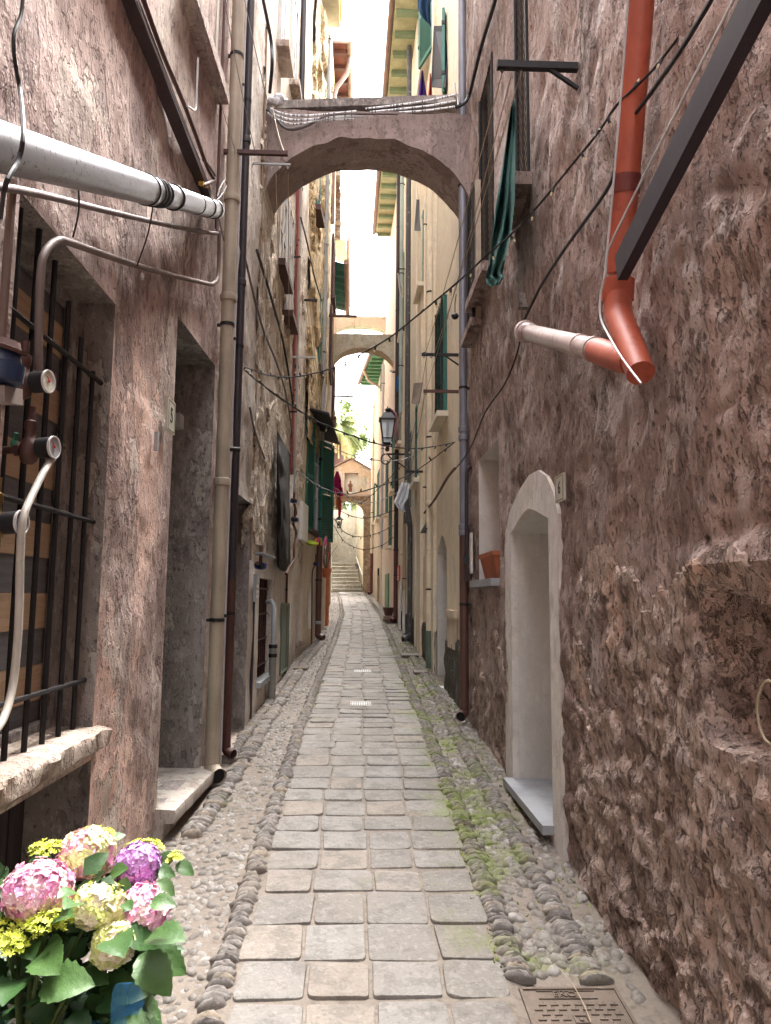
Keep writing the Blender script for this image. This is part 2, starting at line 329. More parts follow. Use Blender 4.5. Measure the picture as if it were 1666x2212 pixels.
# ------------------------------------------------------------------ ground
def pathL(Y):
    P = [(-3, -.42), (2.8, -.455), (7, -.50), (14, -.455), (20, -.47), (25, -.66), (31.4, -.98)]
    for (a, b), (c, d) in zip(P, P[1:]):
        if Y <= c: return b+(d-b)*(Y-a)/(c-a)
    return -.98
def pathR(Y):
    P = [(-3, .54), (2.8, .565), (7, .56), (14, .51), (20, .44), (25, .27), (31.4, .03)]
    for (a, b), (c, d) in zip(P, P[1:]):
        if Y <= c: return b+(d-b)*(Y-a)/(c-a)
    return .03
def stone_mat(name, c1, c2, c3, moss=0, bump=.006, scale=9):
    m = N(name, .82, 0, .25); t = m.attr(); a = m.noise(scale, 5, .65, .2); b = m.noise(70, 3, .65); g = m.noise(1.7, 5, .6, .1)
    c = m.mix(m.ramp(t, .0, 1), c1, c2); c = m.mix(m.ma('MULTIPLY', m.ramp(t, .80, .9), .8), c, c3)
    c = m.mix(m.ma('MULTIPLY', m.ramp(a, .50, .60), .55), c, mul(c1, .55)); c = m.mix(m.ma('MULTIPLY', m.ramp(m.noise(22, 4, .65), .58, .63), .5), c, mul(c1, .45)); c = m.mix(m.ma('MULTIPLY', m.ramp(m.noise(30, 3, .6), .55, .62), .4), c, mul(c2, 1.35)); c = m.mix(m.ma('MULTIPLY', m.ramp(g, .5, .68), .35), c, mul(c3, .8)); c = m.mix(.3, c, m.mix(b, mul(c1, .4), mul(c2, 1.7)))
    if moss:
        X = m.xyz(); n2 = m.noise(2.2, 8, .7, .4)
        ed = m.ramp(m.ma('ABSOLUTE', m.ma('SUBTRACT', X[0], .68)), .42, .08)
        k = m.ma('MULTIPLY', ed, m.ramp(n2, .47, .60)); far = m.ramp(X[1], 16, 9)
        k = m.ma('MULTIPLY', k, m.ramp(X[1], 2.2, 3.6)); k = m.ma('MULTIPLY', k, m.ma('ADD', .35, m.ma('MULTIPLY', far, .65)))
        gl = m.ma('MULTIPLY', m.ramp(m.noise(1.3, 9, .75, .8), .60, .70), .5)
        k = m.ma('MAXIMUM', k, gl); k = m.ma('MULTIPLY', k, m.ramp(m.noise(24, 6, .7), .32, .55)); c = m.mix(m.ma('MULTIPLY', k, min(1, moss*1.15)), c, m.mix(b, (.085, .11, .028), (.21, .25, .065)))
    m.col(c).bump(m.ma('ADD', m.ma('MULTIPLY', a, .9), m.ma('MULTIPLY', b, .3)), bump, 1)
    m.rough(m.ma('ADD', .5, m.ma('MULTIPLY', a, .5))); return m.m
M_slab = stone_mat('paving_slab_stone', (.155, .138, .122), (.225, .212, .198), (.225, .18, .14), .6, .012, 7)
M_peb = stone_mat('pebble_stone', (.15, .13, .113), (.26, .24, .218), (.38, .36, .34), .8, .003, 16)
M_kerb = stone_mat('kerb_pebble_stone', (.14, .125, .115), (.27, .245, .225), (.30, .23, .15), .85, .003, 16)
M_mortar = stone_mat('sandy_mortar', (.165, .135, .11), (.185, .155, .13), (.185, .155, .13), .9, .006, 22)
M_earth = stone_mat('bare_ground', (.2, .17, .14), (.2, .17, .14), (.2, .17, .14), 0, .01, 4)

def grid(xs, ys, zf, name, mat, kind='structure'):
    V = [(x, y, zf(x, y)) for y in ys for x in xs]; nx = len(xs)
    Fs = [(j*nx+i, j*nx+i+1, (j+1)*nx+i+1, (j+1)*nx+i) for j in range(len(ys)-1) for i in range(nx-1)]
    return mk(name, V, Fs, mat, None, np.full(len(V), .5), kind=kind, origin=False)
grid([-300, -30, -6, 6, 30, 300], [-300, -30, -5, 31.4, 60, 400], lambda x, y: gz(y)-.05 if y < 40 else 1.7, 'ground', M_earth)
def hz(x, y): return .5*noise.noise(Vector((x*1.7, y*1.7, 3)))*.012+noise.noise(Vector((x*9, y*9, 1)))*.003
def mortar_z(x, y):
    l, r = pathL(y), pathR(y); d = .0015
    if x < l: d = .012*min(1, (l-x)/.1)+.01*min(1, (l-x)/.4)
    if x > r: d = .03*min(1, (x-r)/.1)-.012*max(0, (x-r-.2)/.3)
    return gz(y)-d+hz(x, y)
_ys = [-4+.5*i for i in range(12)]+[2+.045*i for i in range(178)]+[10.05+.15*i for i in range(143)]
grid([-1.5, -1.3]+[-1.2+.05*i for i in range(49)]+[1.4], _ys, mortar_z, 'pavement', M_mortar)

def slabs():
    V = []; Fs = []; C = []; Y = 1.0; r = random.Random(3); cols0 = [0, .25, .5, .75, 1]; row = 0
    while Y < 31.2:
        ln = r.uniform(.23, .30) if Y < 6 else r.uniform(.17, .27); cs = [c+(r.uniform(-.022, .022) if 0 < c < 1 else r.uniform(-.02, .02)) for c in cols0]; row += 1
        for k in range(4):
            a, b = cs[k], cs[k+1]; g = r.uniform(.005, .011); sk_ = r.uniform(-.012, .012); y0 = Y+g+sk_*.6; y1 = Y+ln-g+r.uniform(-.010, .006)
            tl = r.uniform(-.004, .004); tx = r.uniform(-.004, .004); h0 = r.uniform(-.001, .005); tint = r.random(); ex = .006
            def XY(u, v):
                y = y0+(y1-y0)*v; l, rr = pathL(y), pathR(y); w = rr-l; return l+w*(a+(b-a)*u)+(ex if u < .5 else -ex)*1, y
            n = 20; rings = []; sh = r.uniform(7, 18); cx, cy = XY(.5, .5)
            for (ins, z) in ((0, -.03), (.0, -.002), (.003, .0045), (.012, .0065), (.05, .007)):
                ring = []
                for i in range(n):
                    th = 2*pi*(i+.5)/n; cu, su = cos(th), sin(th); e = 2/sh
                    u = .5+.5*math.copysign(abs(cu)**e, cu); v = .5+.5*math.copysign(abs(su)**e, su)
                    x, y = XY(u, v); jx = noise.noise(Vector((x*14, y*14, row)))*.010; jy = noise.noise(Vector((x*14, y*14, row+50)))*.008
                    d = Vector((cx-x, cy-y)); dl = d.length; q = min(ins, dl*.8)
                    x += jx+d.x/dl*q; y += jy+d.y/dl*q
                    ring.append((x, y, gz(y)+h0+z+tl*(v-.5)*2+tx*(u-.5)*2+noise.noise(Vector((x*20, y*20, 9)))*.005+noise.noise(Vector((x*7, y*7, 9)))*.003))
                rings.append(ring)
            base = len(V)
            for ri in rings: V += ri
            V.append((cx, cy, gz(cy)+h0+.0068)); C += [tint]*(n*5+1)
            for q in range(4):
                for i in range(n): Fs.append((base+q*n+i, base+q*n+(i+1) % n, base+(q+1)*n+(i+1) % n, base+(q+1)*n+i))
            for i in range(n): Fs.append((base+4*n+i, base+4*n+(i+1) % n, base+5*n))
        Y += ln
    mk('road', V, Fs, M_slab, None, C, kind='structure', origin=False, angle=.55)
slabs()

def pebbles(name, items, mat):     # items: x,y,z,rx,ry,rz,rot,tint,tilt
    n, m = 8, 4; T = []
    for i in range(m):
        th = (pi*.58)*i/(m-1)
        for k in range(n):
            a = 2*pi*k/n; T.append((sin(th)*cos(a), sin(th)*sin(a), cos(th)))
    T = np.array(T); A = np.array(items); K = len(A)
    P = T[None]*A[:, None, 3:6]; jit = 1+rng.uniform(-.12, .12, (K, len(T), 1)); P = P*jit
    ct, st_ = np.cos(A[:, 8])[:, None], np.sin(A[:, 8])[:, None]
    y = P[..., 1]*ct-P[..., 2]*st_; z = P[..., 1]*st_+P[..., 2]*ct
    cr, sr = np.cos(A[:, 6])[:, None], np.sin(A[:, 6])[:, None]
    X = P[..., 0]*cr-y*sr+A[:, 0:1]; Yv = P[..., 0]*sr+y*cr+A[:, 1:2]; Z = z+A[:, 2:3]
    V = np.stack([X, Yv, Z], -1).reshape(-1, 3); F1 = [(i*n+k, (i+1)*n+k, (i+1)*n+(k+1) % n, i*n+(k+1) % n) for i in range(m-1) for k in range(n)]
    F1 = np.array(F1); Fs = (F1[None]+(np.arange(K)*n*m)[:, None, None]).reshape(-1, 4)
    return mk(name, V, Fs.tolist(), mat, None, np.repeat(A[:, 7], n*m), kind='structure', origin=False, angle=2)
def strips():
    r = random.Random(5); K = []; P = []
    def kz(x, y): return mortar_z(x, y)
    def kerbrow(xf, y0, y1, half, thick, lean):
        y = y0
        while y < y1:
            t = r.uniform(thick*.7, thick*1.35); x = xf(y)+r.uniform(-.012, .012)
            if r.random() > .05: K.append((x, y, kz(x, y)+r.uniform(-.004, .006), half*r.uniform(.75, 1.15), t/2*1.08, .040, r.uniform(-.15, .15)+lean, r.random(), r.uniform(-.25, .35)))
            y += t*.97
    kerbrow(lambda y: pathL(y)-.055, 1.5, 31, .055, .042, .12)
    kerbrow(lambda y: pathR(y)+.055, 2.95, 31, .060, .030, -.12)
    kerbrow(lambda y: wx(1, y)-.18-(.03 if y < 8 else .0), 2.95, 13, .062, .032, -.1)
    kerbrow(lambda y: wx(-1, y)+.19, 4.4, 14, .075, .045, .1)
    kerbrow(lambda y: wx(-1, y)+.07, 5.9, 14, .06, .045, .1)
    y = 1.6
    while y < 31.2:
        step = .046 if y < 14 else .06
        for side in (-1, 1):
            if side < 0: x0, x1 = wx(-1, y)+.04, pathL(y)-.12
            else: x0, x1 = pathR(y)+.11, wx(1, y)-.03
            x = x0
            while x < x1:
                big = (side < 0 and y < 3.6) or (side > 0)
                px_ = x+r.uniform(-.015, .015); py_ = y+r.uniform(-.02, .02)
                if side > 0 and y < 14 and abs(px_-(wx(1, py_)-.19)) < .05: x += step; continue
                if side < 0 and 4.4 < y < 14 and px_ < wx(-1, py_)+.26: x += step; continue
                cov = noise.noise(Vector((px_*2.2, py_*1.5, 7)))
                if cov < (-.12 if side > 0 else -.3) and r.random() < .6: x += step; continue
                if side > 0 and 2.3 < py_ < 3.0 and .50 < px_ < 1.0: x += step; continue
                s = r.uniform(.014, .027)*(1.3 if side > 0 and y < 9 else 1)
                P.append((px_, py_, kz(px_, py_)+r.uniform(-.014, -.004), s*r.uniform(.8, 1.1), s*r.uniform(1.0, 1.7), s*r.uniform(.7, 1), r.uniform(-.7, .7) if r.random() < .75 else r.uniform(0, 3), r.random(), r.uniform(-.2, .2)))
                x += step*r.uniform(.8, 1.15)
        y += step
    pebbles('cobbles', P, M_peb); pebbles('kerb', K, M_kerb)
strips()

# ------------------------------------------------------------------ facades
def axis(lo, hi, brk, stepf):
    B = sorted(set([lo, hi]+[b for b in brk if lo < b < hi])); out = [B[0]]
    for a, b in zip(B, B[1:]):
        T = [a]
        while T[-1] < b-1e-6 and len(T) < 4000: T.append(T[-1]+stepf(T[-1]+1e-4))
        k = (b-a)/(T[-1]-a); out += [a+(t-a)*k for t in T[1:]]
    return out
def arch_hi(o, Y):                                 # top of an opening at Y (arched ones droop at the sides)
    if 'arch' not in o: return o['z1']
    t = abs((Y-(o['y0']+o['y1'])/2)/((o['y1']-o['y0'])/2)); return o['z1']-o['arch']*(1-max(0, 1-t**o.get('pw', 1.6)))
def facade(parent, side, Y0, Y1, z1, mat, ops=(), sy=lambda y: .3, sz=lambda z: .3, disp=None, off=0, z0=-.5, depth=5, name='wall', body=True, rmat=None):
    brk = [p[0] for p in (LW if side < 0 else RW)]+[q for o in ops for q in (o['y0'], o['y1'])]
    for o in ops:
        if 'arch' in o: brk += [o['y0']+(o['y1']-o['y0'])*i/14 for i in range(15)]
    A = axis(Y0, Y1, brk, sy); B = axis(z0, z1, [q for o in ops for q in (o['z0'], o['z1']-o.get('arch', 0))], sz)
    V = []; idx = {}
    def P(Y, z):
        d = 0
        if disp:
            d = disp(Y, z); e = min([1]+[math.hypot(max(0, o['y0']-Y, Y-o['y1']), max(0, o['z0']-z, z-o['z1']))/.07 for o in ops]); d *= min(1, e)
        V.append((wx(side, Y)-side*(off+d), Y, z)); return len(V)-1
    nz = len(B); ids = [[P(Y, z) for z in B] for Y in A]; Fs = []
    for i in range(len(A)-1):
        ym = (A[i]+A[i+1])/2
        for j in range(nz-1):
            zm = (B[j]+B[j+1])/2; o = next((o for o in ops if o['y0'] < ym < o['y1'] and o['z0'] < zm < o['z1']), None)
            f = (ids[i][j], ids[i+1][j], ids[i+1][j+1], ids[i][j+1])
            if o is None: Fs.append(f if side < 0 else f[::-1]); continue
            if 'arch' in o and zm > o['z1']-o['arch']:
                h0, h1 = arch_hi(o, A[i]), arch_hi(o, A[i+1])
                if min(h0, h1) >= B[j+1]: continue
                n = len(V); lo0 = max(B[j], min(h0, B[j+1])); lo1 = max(B[j], min(h1, B[j+1]))
                V += [(wx(side, A[i])-side*off, A[i], lo0), (wx(side, A[i+1])-side*off, A[i+1], lo1)]
                f = (n, n+1, ids[i+1][j+1], ids[i][j+1]); Fs.append(f if side < 0 else f[::-1])
    def quad(a, b, c, d): n = len(V); V.extend([a, b, c, d]); Fs.append((n, n+1, n+2, n+3))
    RV = MB()
    for o in ops:
        y0, y1, a, b, dp = o['y0'], o['y1'], o['z0'], o['z1'], o['d']
        X = lambda Y: wx(side, Y)-side*off
        X2 = lambda Y: wx(side, Y)-side*off+side*dp
        b0, b1 = arch_hi(o, y0), arch_hi(o, y1)
        Q = [[(X(y0), y0, a), (X2(y0), y0, a), (X2(y0), y0, b0), (X(y0), y0, b0)], [(X(y1), y1, a), (X(y1), y1, b1), (X2(y1), y1, b1), (X2(y1), y1, a)],
             [(X(y0), y0, a), (X(y1), y1, a), (X2(y1), y1, a), (X2(y0), y0, a)]]
        n = 14 if 'arch' in o else 1
        for i in range(n):
            p, q = y0+(y1-y0)*i/n, y0+(y1-y0)*(i+1)/n
            Q.append([(X(p), p, arch_hi(o, p)), (X2(p), p, arch_hi(o, p)), (X2(q), q, arch_hi(o, q)), (X(q), q, arch_hi(o, q))])
        for q in Q:
            if o.get('m') is not None: RV.add(q, [(0, 1, 2, 3)])
            else: quad(*q)
        if RV.v: RV.build(o.get('rn', 'reveal'), o['m'], parent); RV = MB()
    if body:
        xa, xb = wx(side, Y0)-side*off, wx(side, Y1)-side*off; xf = side*(1.3+depth)
        quad((xa, Y0, z0), (xf, Y0, z0), (xf, Y0, z1), (xa, Y0, z1)); quad((xb, Y1, z0), (xb, Y1, z1), (xf, Y1, z1), (xf, Y1, z0))
        quad((xf, Y0, z0), (xf, Y1, z0), (xf, Y1, z1), (xf, Y0, z1))
        for i in range(len(A)-1): quad((wx(side, A[i])-side*off, A[i], z1), (xf, A[i], z1), (xf, A[i+1], z1), (wx(side, A[i+1])-side*off, A[i+1], z1))
    return mk(name, V, Fs, mat, parent, np.full(len(V), .5), angle=.9)
def fb(p, s=1, oct_=4): return noise.fractal(p*s, 1.0, 2.0, oct_, noise_basis='PERLIN_ORIGINAL')
def yz(side, x, y): p = hit(side, x, y); return p.y, p.z
LY = lambda x, y: L(x, y).y
LZ = lambda x, y: L(x, y).z
RY = lambda x, y: R_(x, y).y
RZ = lambda x, y: R_(x, y).z
near = lambda a: (lambda y: a if y < 6 else .12 if y < 12 else .3)
nearz = lambda a: (lambda z: a if z < 4.5 else .15 if z < 8 else .4)
# helper for wall-mounted plates: rectangle on the wall between (y0,z0)-(y1,z1), from offset a to offset b (towards the alley)
def slab_on(mb, side, y0, y1, z0, z1, a, b, c=None):
    P = []
    for z in (z0, z1):
        P += [wp(side, y0, z, a), wp(side, y1, z, a), wp(side, y1, z, b), wp(side, y0, z, b)]
    return mb.hexa([P[0], P[1], P[2], P[3], P[4], P[5], P[6], P[7]], c)
def frame_on(mb, side, y0, y1, z0, z1, a, b, w):
    slab_on(mb, side, y0, y0+w, z0, z1, a, b); slab_on(mb, side, y1-w, y1, z0, z1, a, b)
    slab_on(mb, side, y0+w, y1-w, z0, z0+w, a, b); slab_on(mb, side, y0+w, y1-w, z1-w, z1, a, b)
def window(parent, side, y0, y1, z0, z1, fm, depth=.0, sill=None, sm=None, pane=M_glass, bars=0, w=.05, so_=.1, grille=None, lab=None):
    f = MB(); frame_on(f, side, y0, y1, z0, z1, depth-.02, depth+.03, w); slab_on(f, side, (y0+y1)/2-.02, (y0+y1)/2+.02, z0+w, z1-w, depth-.018, depth+.028)
    for k in range(bars): zz = z0+(z1-z0)*(k+1)/(bars+1); slab_on(f, side, y0+w, y1-w, zz-.015, zz+.015, depth-.016, depth+.02)
    fo = f.build('window', fm, parent, label=lab); p = MB(); slab_on(p, side, y0+w*.5, y1-w*.5, z0+w*.5, z1-w*.5, depth-.012, depth+.004); p.build('pane', pane, fo)
    if sill: s = MB(); slab_on(s, side, y0-.08, y1+.08, z0-sill, z0, depth-.05 if depth < 0 else -.05, so_); s.build('sill', sm or M_marble, fo)
    if grille is not None:
        g = MB(); n = int((z1-z0+y1-y0)/grille)
        for k in range(n):      # diagonal wires
            t = k*grille
            a_ = (y0+w, z0+t) if t < z1-z0 else (y0+w+t-(z1-z0), z1)
            b_ = (y0+w+t, z0) if t < y1-y0-2*w else (y1-w, z0+t-(y1-y0-2*w))
            if b_[1] > z1 or a_[0] > y1-w: continue
            g.tube([wp(side, a_[0], a_[1], depth+.045), wp(side, b_[0], b_[1], depth+.045)], .003, 4, False)
        slab_on(g, side, y0+w, y0+w+.02, z0, z1, depth+.035, depth+.06); slab_on(g, side, y1-w-.02, y1-w, z0, z1, depth+.035, depth+.06)
        g.build('wire_screen', M_iron, fo)
    return fo

# ---- LEFT A : mauve building beside the camera
A = thing('house', 'peeling mauve plaster house with barred window and doorway number 5, nearest on the left', 'house', (-1.16, 2, 0))
wY0, wY1 = 2.33, LY(226, 1100); wZ0, wZ1 = LZ(205, 1572), LZ(248, 655)
dY0, dY1 = LY(362, 1200), LY(450, 1200); dZ0, dZ1 = L(400, 1690).z, LZ(466, 792)
bY1 = LY(192, 1750); bZ1 = wZ0-.13
def dispA(Y, z):
    p = Vector((0, Y, z)); d = fb(p, 1.1, 4)*.028+fb(p+Vector((5, 0, 0)), 6, 3)*.006
    if abs(Y-3.66) < .5 and z < 2.6: d += .012
    return d
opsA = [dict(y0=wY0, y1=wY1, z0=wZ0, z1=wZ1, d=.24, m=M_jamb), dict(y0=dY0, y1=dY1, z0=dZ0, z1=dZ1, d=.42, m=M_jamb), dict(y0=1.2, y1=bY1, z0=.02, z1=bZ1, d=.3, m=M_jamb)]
facade(A, -1, -16, 5.74, 9.5, M_leftA, opsA, lambda y: .04 if y > 1.8 else .3 if y > -1 else 2, nearz(.04), dispA)
# striped board shutter behind the bars
t_, d_ = MB(), MB(); n = 13; ztop = wZ1+.02; zb = wZ0-.02
for k in range(n):
    a, b = zb+(ztop-zb)*k/n, zb+(ztop-zb)*(k+1)/n
    slab_on(t_ if k % 2 else d_, -1, wY0-.02, wY1+.02, a+.001, b-.001, -.235, -.215 if k % 2 else -.22)
w = MB(); frame_on(w, -1, wY0, wY1, wZ0, wZ1, -.21, -.17, .045); wo = w.build('window', M_jamb, A, label='window with striped tan and slate board panel')
t_.build('striped_board', wood('tan_board', (.52, .37, .25), (.44, .31, .2), .8, 'y'), wo, label='tan boards of the striped panel'); d_.build('striped_board', wood('slate_board', (.17, .165, .17), (.13, .125, .13), .8, 'y'), wo, label='slate grey boards of the striped panel')
g = MB()
for k in range(6):
    y = 2.44+k*.148
    if y < wY1-.02: g.tube([wp(-1, y, wZ0-.02, -.05), wp(-1, y, wZ1+.02 if k < 2 else wZ1-.05-.1*(k-2), -.05)], .011, 8)
for z in (LZ(60, 1080), LZ(90, 700), LZ(90, 1505)): g.tube([wp(-1, wY0-.05, z, -.045), wp(-1, wY1+.05, z, -.045)], .0105, 8)
g.build('window_bars', M_iron, wo)
s = MB()
V = []; ny, nx = 40, 6
for i in range(ny+1):
    Y = wY0-.15+(wY1+.04-wY0+.15)*i/ny
    for j, (o_, z) in enumerate([(-.24, wZ0+.01), (.0, wZ0+.012), (.06, wZ0+.0), (.068, wZ0-.012), (.06, wZ0-.07), (.0, wZ0-.11)]):
        q = Vector((Y*9, z*9, j)); V.append(wp(-1, Y, z+noise.noise(q)*.010, o_+noise.noise(q*1.5)*.016))
mk('sill', V, [(i*nx+j, i*nx+j+1, (i+1)*nx+j+1, (i+1)*nx+j) for i in range(ny) for j in range(nx-1)], M_sill, wo, np.full(len(V), .5))
# cellar opening under the sill
p = MB()
for k in range(14): slab_on(p, -1, 1.2+k*.15, 1.2+k*.15+.142, 0, bZ1+.02, -.29, -.275+.004*(k % 3))
cw = p.build('cellar_hatch', wood('black_plank', (.06, .048, .048), (.035, .03, .032), .7), A, label='dark plank hatch under the window sill')
p = MB(); p.beam(wp(-1, 1.3, .42, -.24), wp(-1, bY1, .42, -.24), .03, .045); p.beam(wp(-1, 1.3, .8, -.24), wp(-1, bY1, .8, -.24), .03, .045); p.build('crossbar', paint('brown_bar', (.10, .055, .04), .7), cw)
# doorway 5
d = MB(); slab_on(d, -1, dY0+.05, dY1-.02, dZ0+.02, dZ1-.5, -.41, -.36); do = d.build('door', M_green, A, label='dark green door set deep in doorway 5')
d = MB(); slab_on(d, -1, dY0+.01, dY0+.055, dZ0, dZ1, -.33, -.26); slab_on(d, -1, dY0+.055, dY1, dZ1-.5, dZ1-.44, -.38, -.3); d.build('door_frame', M_green, do)
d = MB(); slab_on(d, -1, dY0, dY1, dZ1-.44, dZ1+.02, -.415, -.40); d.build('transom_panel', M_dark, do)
d = MB(); slab_on(d, -1, dY1-.16, dY1-.05, dZ1-.5, dZ1-.4, -.30, -.2); d.build('junction_box', M_whitepl, do)
V = []; F2 = []; ny = 24; Ya, Yb = dY0-.02, dY1+.06; prof = [(-.42, dZ0+.004), (.05, dZ0), (.11, dZ0-.004), (.115, dZ0-.02), (.11, dZ0-.075), (.04, dZ0-.08), (.045, dZ0-.12), (.03, -.1)]
for i in range(ny+1):
    Y = Ya+(Yb-Ya)*i/ny
    for j, (o_, z) in enumerate(prof): q = Vector((Y*7, z*9, j*.7)); V.append(wp(-1, Y, z+noise.noise(q)*.004, o_+noise.noise(q*1.7)*.006))
m_ = len(prof); F2 = [(i*m_+j, i*m_+j+1, (i+1)*m_+j+1, (i+1)*m_+j) for i in range(ny) for j in range(m_-1)]; F2.append(tuple(range(m_))[::-1]); F2.append(tuple(ny*m_+j for j in range(m_)))
mk('doorstep', V, F2, plaster('step_stone', (.44, .40, .36), (.40, .36, .32), (.36, .3, .26), (.18, .14, .12), .57, .66, .3, .008, .4, 52), A, np.full(len(V), .5))
# stone ledge under the upper window, upper window
def ledge(parent, side, y0, z0_, y1, z1_, out, h, mat, name='ledge'):
    m = MB(); P = []
    for zz in (-h, 0): P += [wp(side, y0, z0_+zz, -.02), wp(side, y1, z1_+zz, -.02), wp(side, y1, z1_+zz, out), wp(side, y0, z0_+zz, out)]
    m.hexa(P); return m.build(name, mat, parent)
e = L(440, 412); ledge(A, -1, 2.0, e.z+.02, e.y, e.z, .055, .055, paint('shadow_dark_ledge', (.075, .052, .052), .85, 0, .4, None, 9, .004), 'string_course')  # ledge coloured near black to paint in the shadow below its edge
a, b = L(436, 0), L(468, 30)
window(A, -1, LY(398, -60), LY(466, 60)+.05, LZ(475, 215), 8.3, paint('cream_window_paint', (.55, .50, .42), .5), -.02, .09, M_leftA, M_glass, 3, .06, .09, lab='upper window with cream frame')

# ---- LEFT B : grey beige house
B = thing('house', 'grey beige plaster house with rough stone patch and a low barred window, left side', 'house', (-1.1, 8, .4))
b0, b1 = 5.95, LY(532, 1300); bz1 = LZ(534, 1085); bz0 = L(512, 1590).z
q0, q1, qz0, qz1 = LY(553, 1380), LY(581, 1380), LZ(567, 1462), LZ(570, 1250)
def dispB(Y, z):
    p = Vector((2, Y, z)); d = fb(p, 1.2, 4)*.03
    if z > 2.3: d += fb(p, 5, 3)*.02
    return d
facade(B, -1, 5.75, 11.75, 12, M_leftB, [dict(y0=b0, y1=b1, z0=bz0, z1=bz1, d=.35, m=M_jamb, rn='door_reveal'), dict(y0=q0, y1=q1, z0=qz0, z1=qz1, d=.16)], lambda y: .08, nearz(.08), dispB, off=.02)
d = MB(); slab_on(d, -1, b0, b1, bz0, bz1, -.34, -.30); do = d.build('door', M_darkp, B, label='dark plum door in shadowed recess')
d = MB(); slab_on(d, -1, b0-.03, b1+.08, bz0-.09, bz0+.004, -.35, .06); d.build('doorstep', M_sill, B)
w = MB(); frame_on(w, -1, q0, q1, qz0, qz1, -.15, -.12, .03); wo = w.build('window', M_dark, B, label='low window behind rusty iron bars')
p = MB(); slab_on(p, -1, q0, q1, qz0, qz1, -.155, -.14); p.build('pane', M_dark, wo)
g = MB()
for k in range(7): y = q0+.05+(q1-q0-.1)*k/6; g.tube([wp(-1, y, qz0, -.04), wp(-1, y, qz1, -.04)], .010, 6)
for k in range(4): z = qz0+(qz1-qz0)*(.12+.26*k); g.tube([wp(-1, q0-.01, z, -.03), wp(-1, q1+.01, z, -.03)], .011, 6)
g.build('window_bars', M_rust, wo); s = MB(); slab_on(s, -1, q0-.05, q1+.05, qz0-.05, qz0+.004, -.15, .07); s.build('sill', M_slate, wo)
# rough stone area (exposed rubble) as a relief skin on the wall
def rubble_skin(parent, side, y0, y1, zlo, zhi, mat, off, amp, step, name='rubble_patch', seed=0, s=7):
    ys = axis(y0, y1, [], lambda y: step); zs = axis(zlo(0) if callable(zlo) else zlo, zhi, [], lambda z: step*1.2); V = []; ok = []
    for Y in ys:
        for z in zs:
            p = Vector((seed, Y*s, z*s*.8)); dd = noise.voronoi(p)[0]; q = Vector((seed, Y, z))
            h = min(.5, dd[1]-dd[0])*amp*.4+ridge(q, 6, 5)*amp*.18
            edge = min(Y-y0, y1-Y, z-zs[0], zhi-z); msk = fb(q, 1.3, 4)+.25*min(1, edge/.35)-.0
            hh = h+off if msk > 0 else off-.05-(.03 if msk < -.05 else 0)
            ok.append(msk); V.append(wp(side, Y, z, hh))
    nz = len(zs); Fs = []
    for i in range(len(ys)-1):
        for j in range(nz-1):
            f = (i*nz+j, (i+1)*nz+j, (i+1)*nz+j+1, i*nz+j+1)
            if max(ok[k] for k in f) > -.04: Fs.append(f if side < 0 else f[::-1])
    return mk(name, V, Fs, mat, parent, np.full(len(V), .5), angle=.45)
rubble_skin(B, -1, 6.9, 11.7, 2.05, 7.0, M_leftBr, .03, .07, .05, seed=3, s=5)
for (xa, xb, yt, yb) in ((592, 609, 470, 590), (611, 622, 540, 690)):
    ya, yb_ = LY(xa, yb), LY(xb, yb); window(B, -1, ya, yb_, LZ((xa+xb)/2, yb), LZ((xa+xb)/2, yb)+1.5, M_whitepl, .03, .08, M_rust, M_glass, 2, .04, .14)
for (xa, xb, yb) in ((622, 632, 205), (596, 606, 120)):
    window(B, -1, LY(xa, yb), LY(xb, yb), LZ((xa+xb)/2, yb), LZ((xa+xb)/2, yb)+1.4, M_whitepl, .03, .08, M_sill, M_glass, 2, .04, .16)

# ---- LEFT C : ochre stone house with the shutters
Cc = thing('house', 'ochre rubble stone house with cream ground floor, green shutters and black canopy, left side', 'house', (-1, 14, .7))
c0, c1, cz0, cz1 = LY(640, 1340), LY(653, 1340), L(646, 1393).z+.05, LZ(646, 1172)
n0, n1, nz0, nz1 = LY(666, 1340), LY(673, 1340), LZ(669, 1358), LZ(670, 1255)
facade(Cc, -1, 11.76, 15.5, 13.2, M_leftC, [dict(y0=c0, y1=c1, z0=cz0, z1=cz1, d=.25), dict(y0=n0, y1=n1, z0=nz0, z1=nz1, d=.2, m=M_white, rn='niche_reveal')], lambda y: .12, lambda z: .15 if z < 6 else .3, lambda Y, z: fb(Vector((4, Y, z)), 1, 4)*.03, off=0)
d = MB(); slab_on(d, -1, c0, c1, cz0, cz1, -.22, -.19); d.build('door', M_darkp, Cc, label='tall dark plum door'); d = MB(); slab_on(d, -1, n0, n1, nz0, nz1, -.2, -.18); d.build('niche_panel', M_white, Cc)
d = MB(); slab_on(d, -1, c0-.1, c1+.1, cz0-.06, cz0+.004, -.2, .04); d.build('doorstep', M_sill, Cc)
rubble_skin(Cc, -1, 11.8, 15.45, 4.2, 13.1, M_leftCr, .06, .10, .09, seed=9, s=5)
window(Cc, -1, LY(676, 420), LY(684, 420), LZ(680, 465), LZ(680, 465)+1.6, M_green, .05, .1, M_rust, M_glass, 2, .05, .16)
window(Cc, -1, LY(683, 700), LY(692, 700), LZ(687, 805), LZ(687, 805)+1.5, M_green, .05, .08, M_rust, M_glass, 2, .05, .12)
window(Cc, -1, LY(664, 1140), LY(690, 1140), LZ(676, 1150), LZ(676, 1150)+1.9, M_whitepl, .03, .06, M_rust, M_glass, 2, .05, .12)
m = MB(); a, b = 11.9, 13.95; zt = 13.35
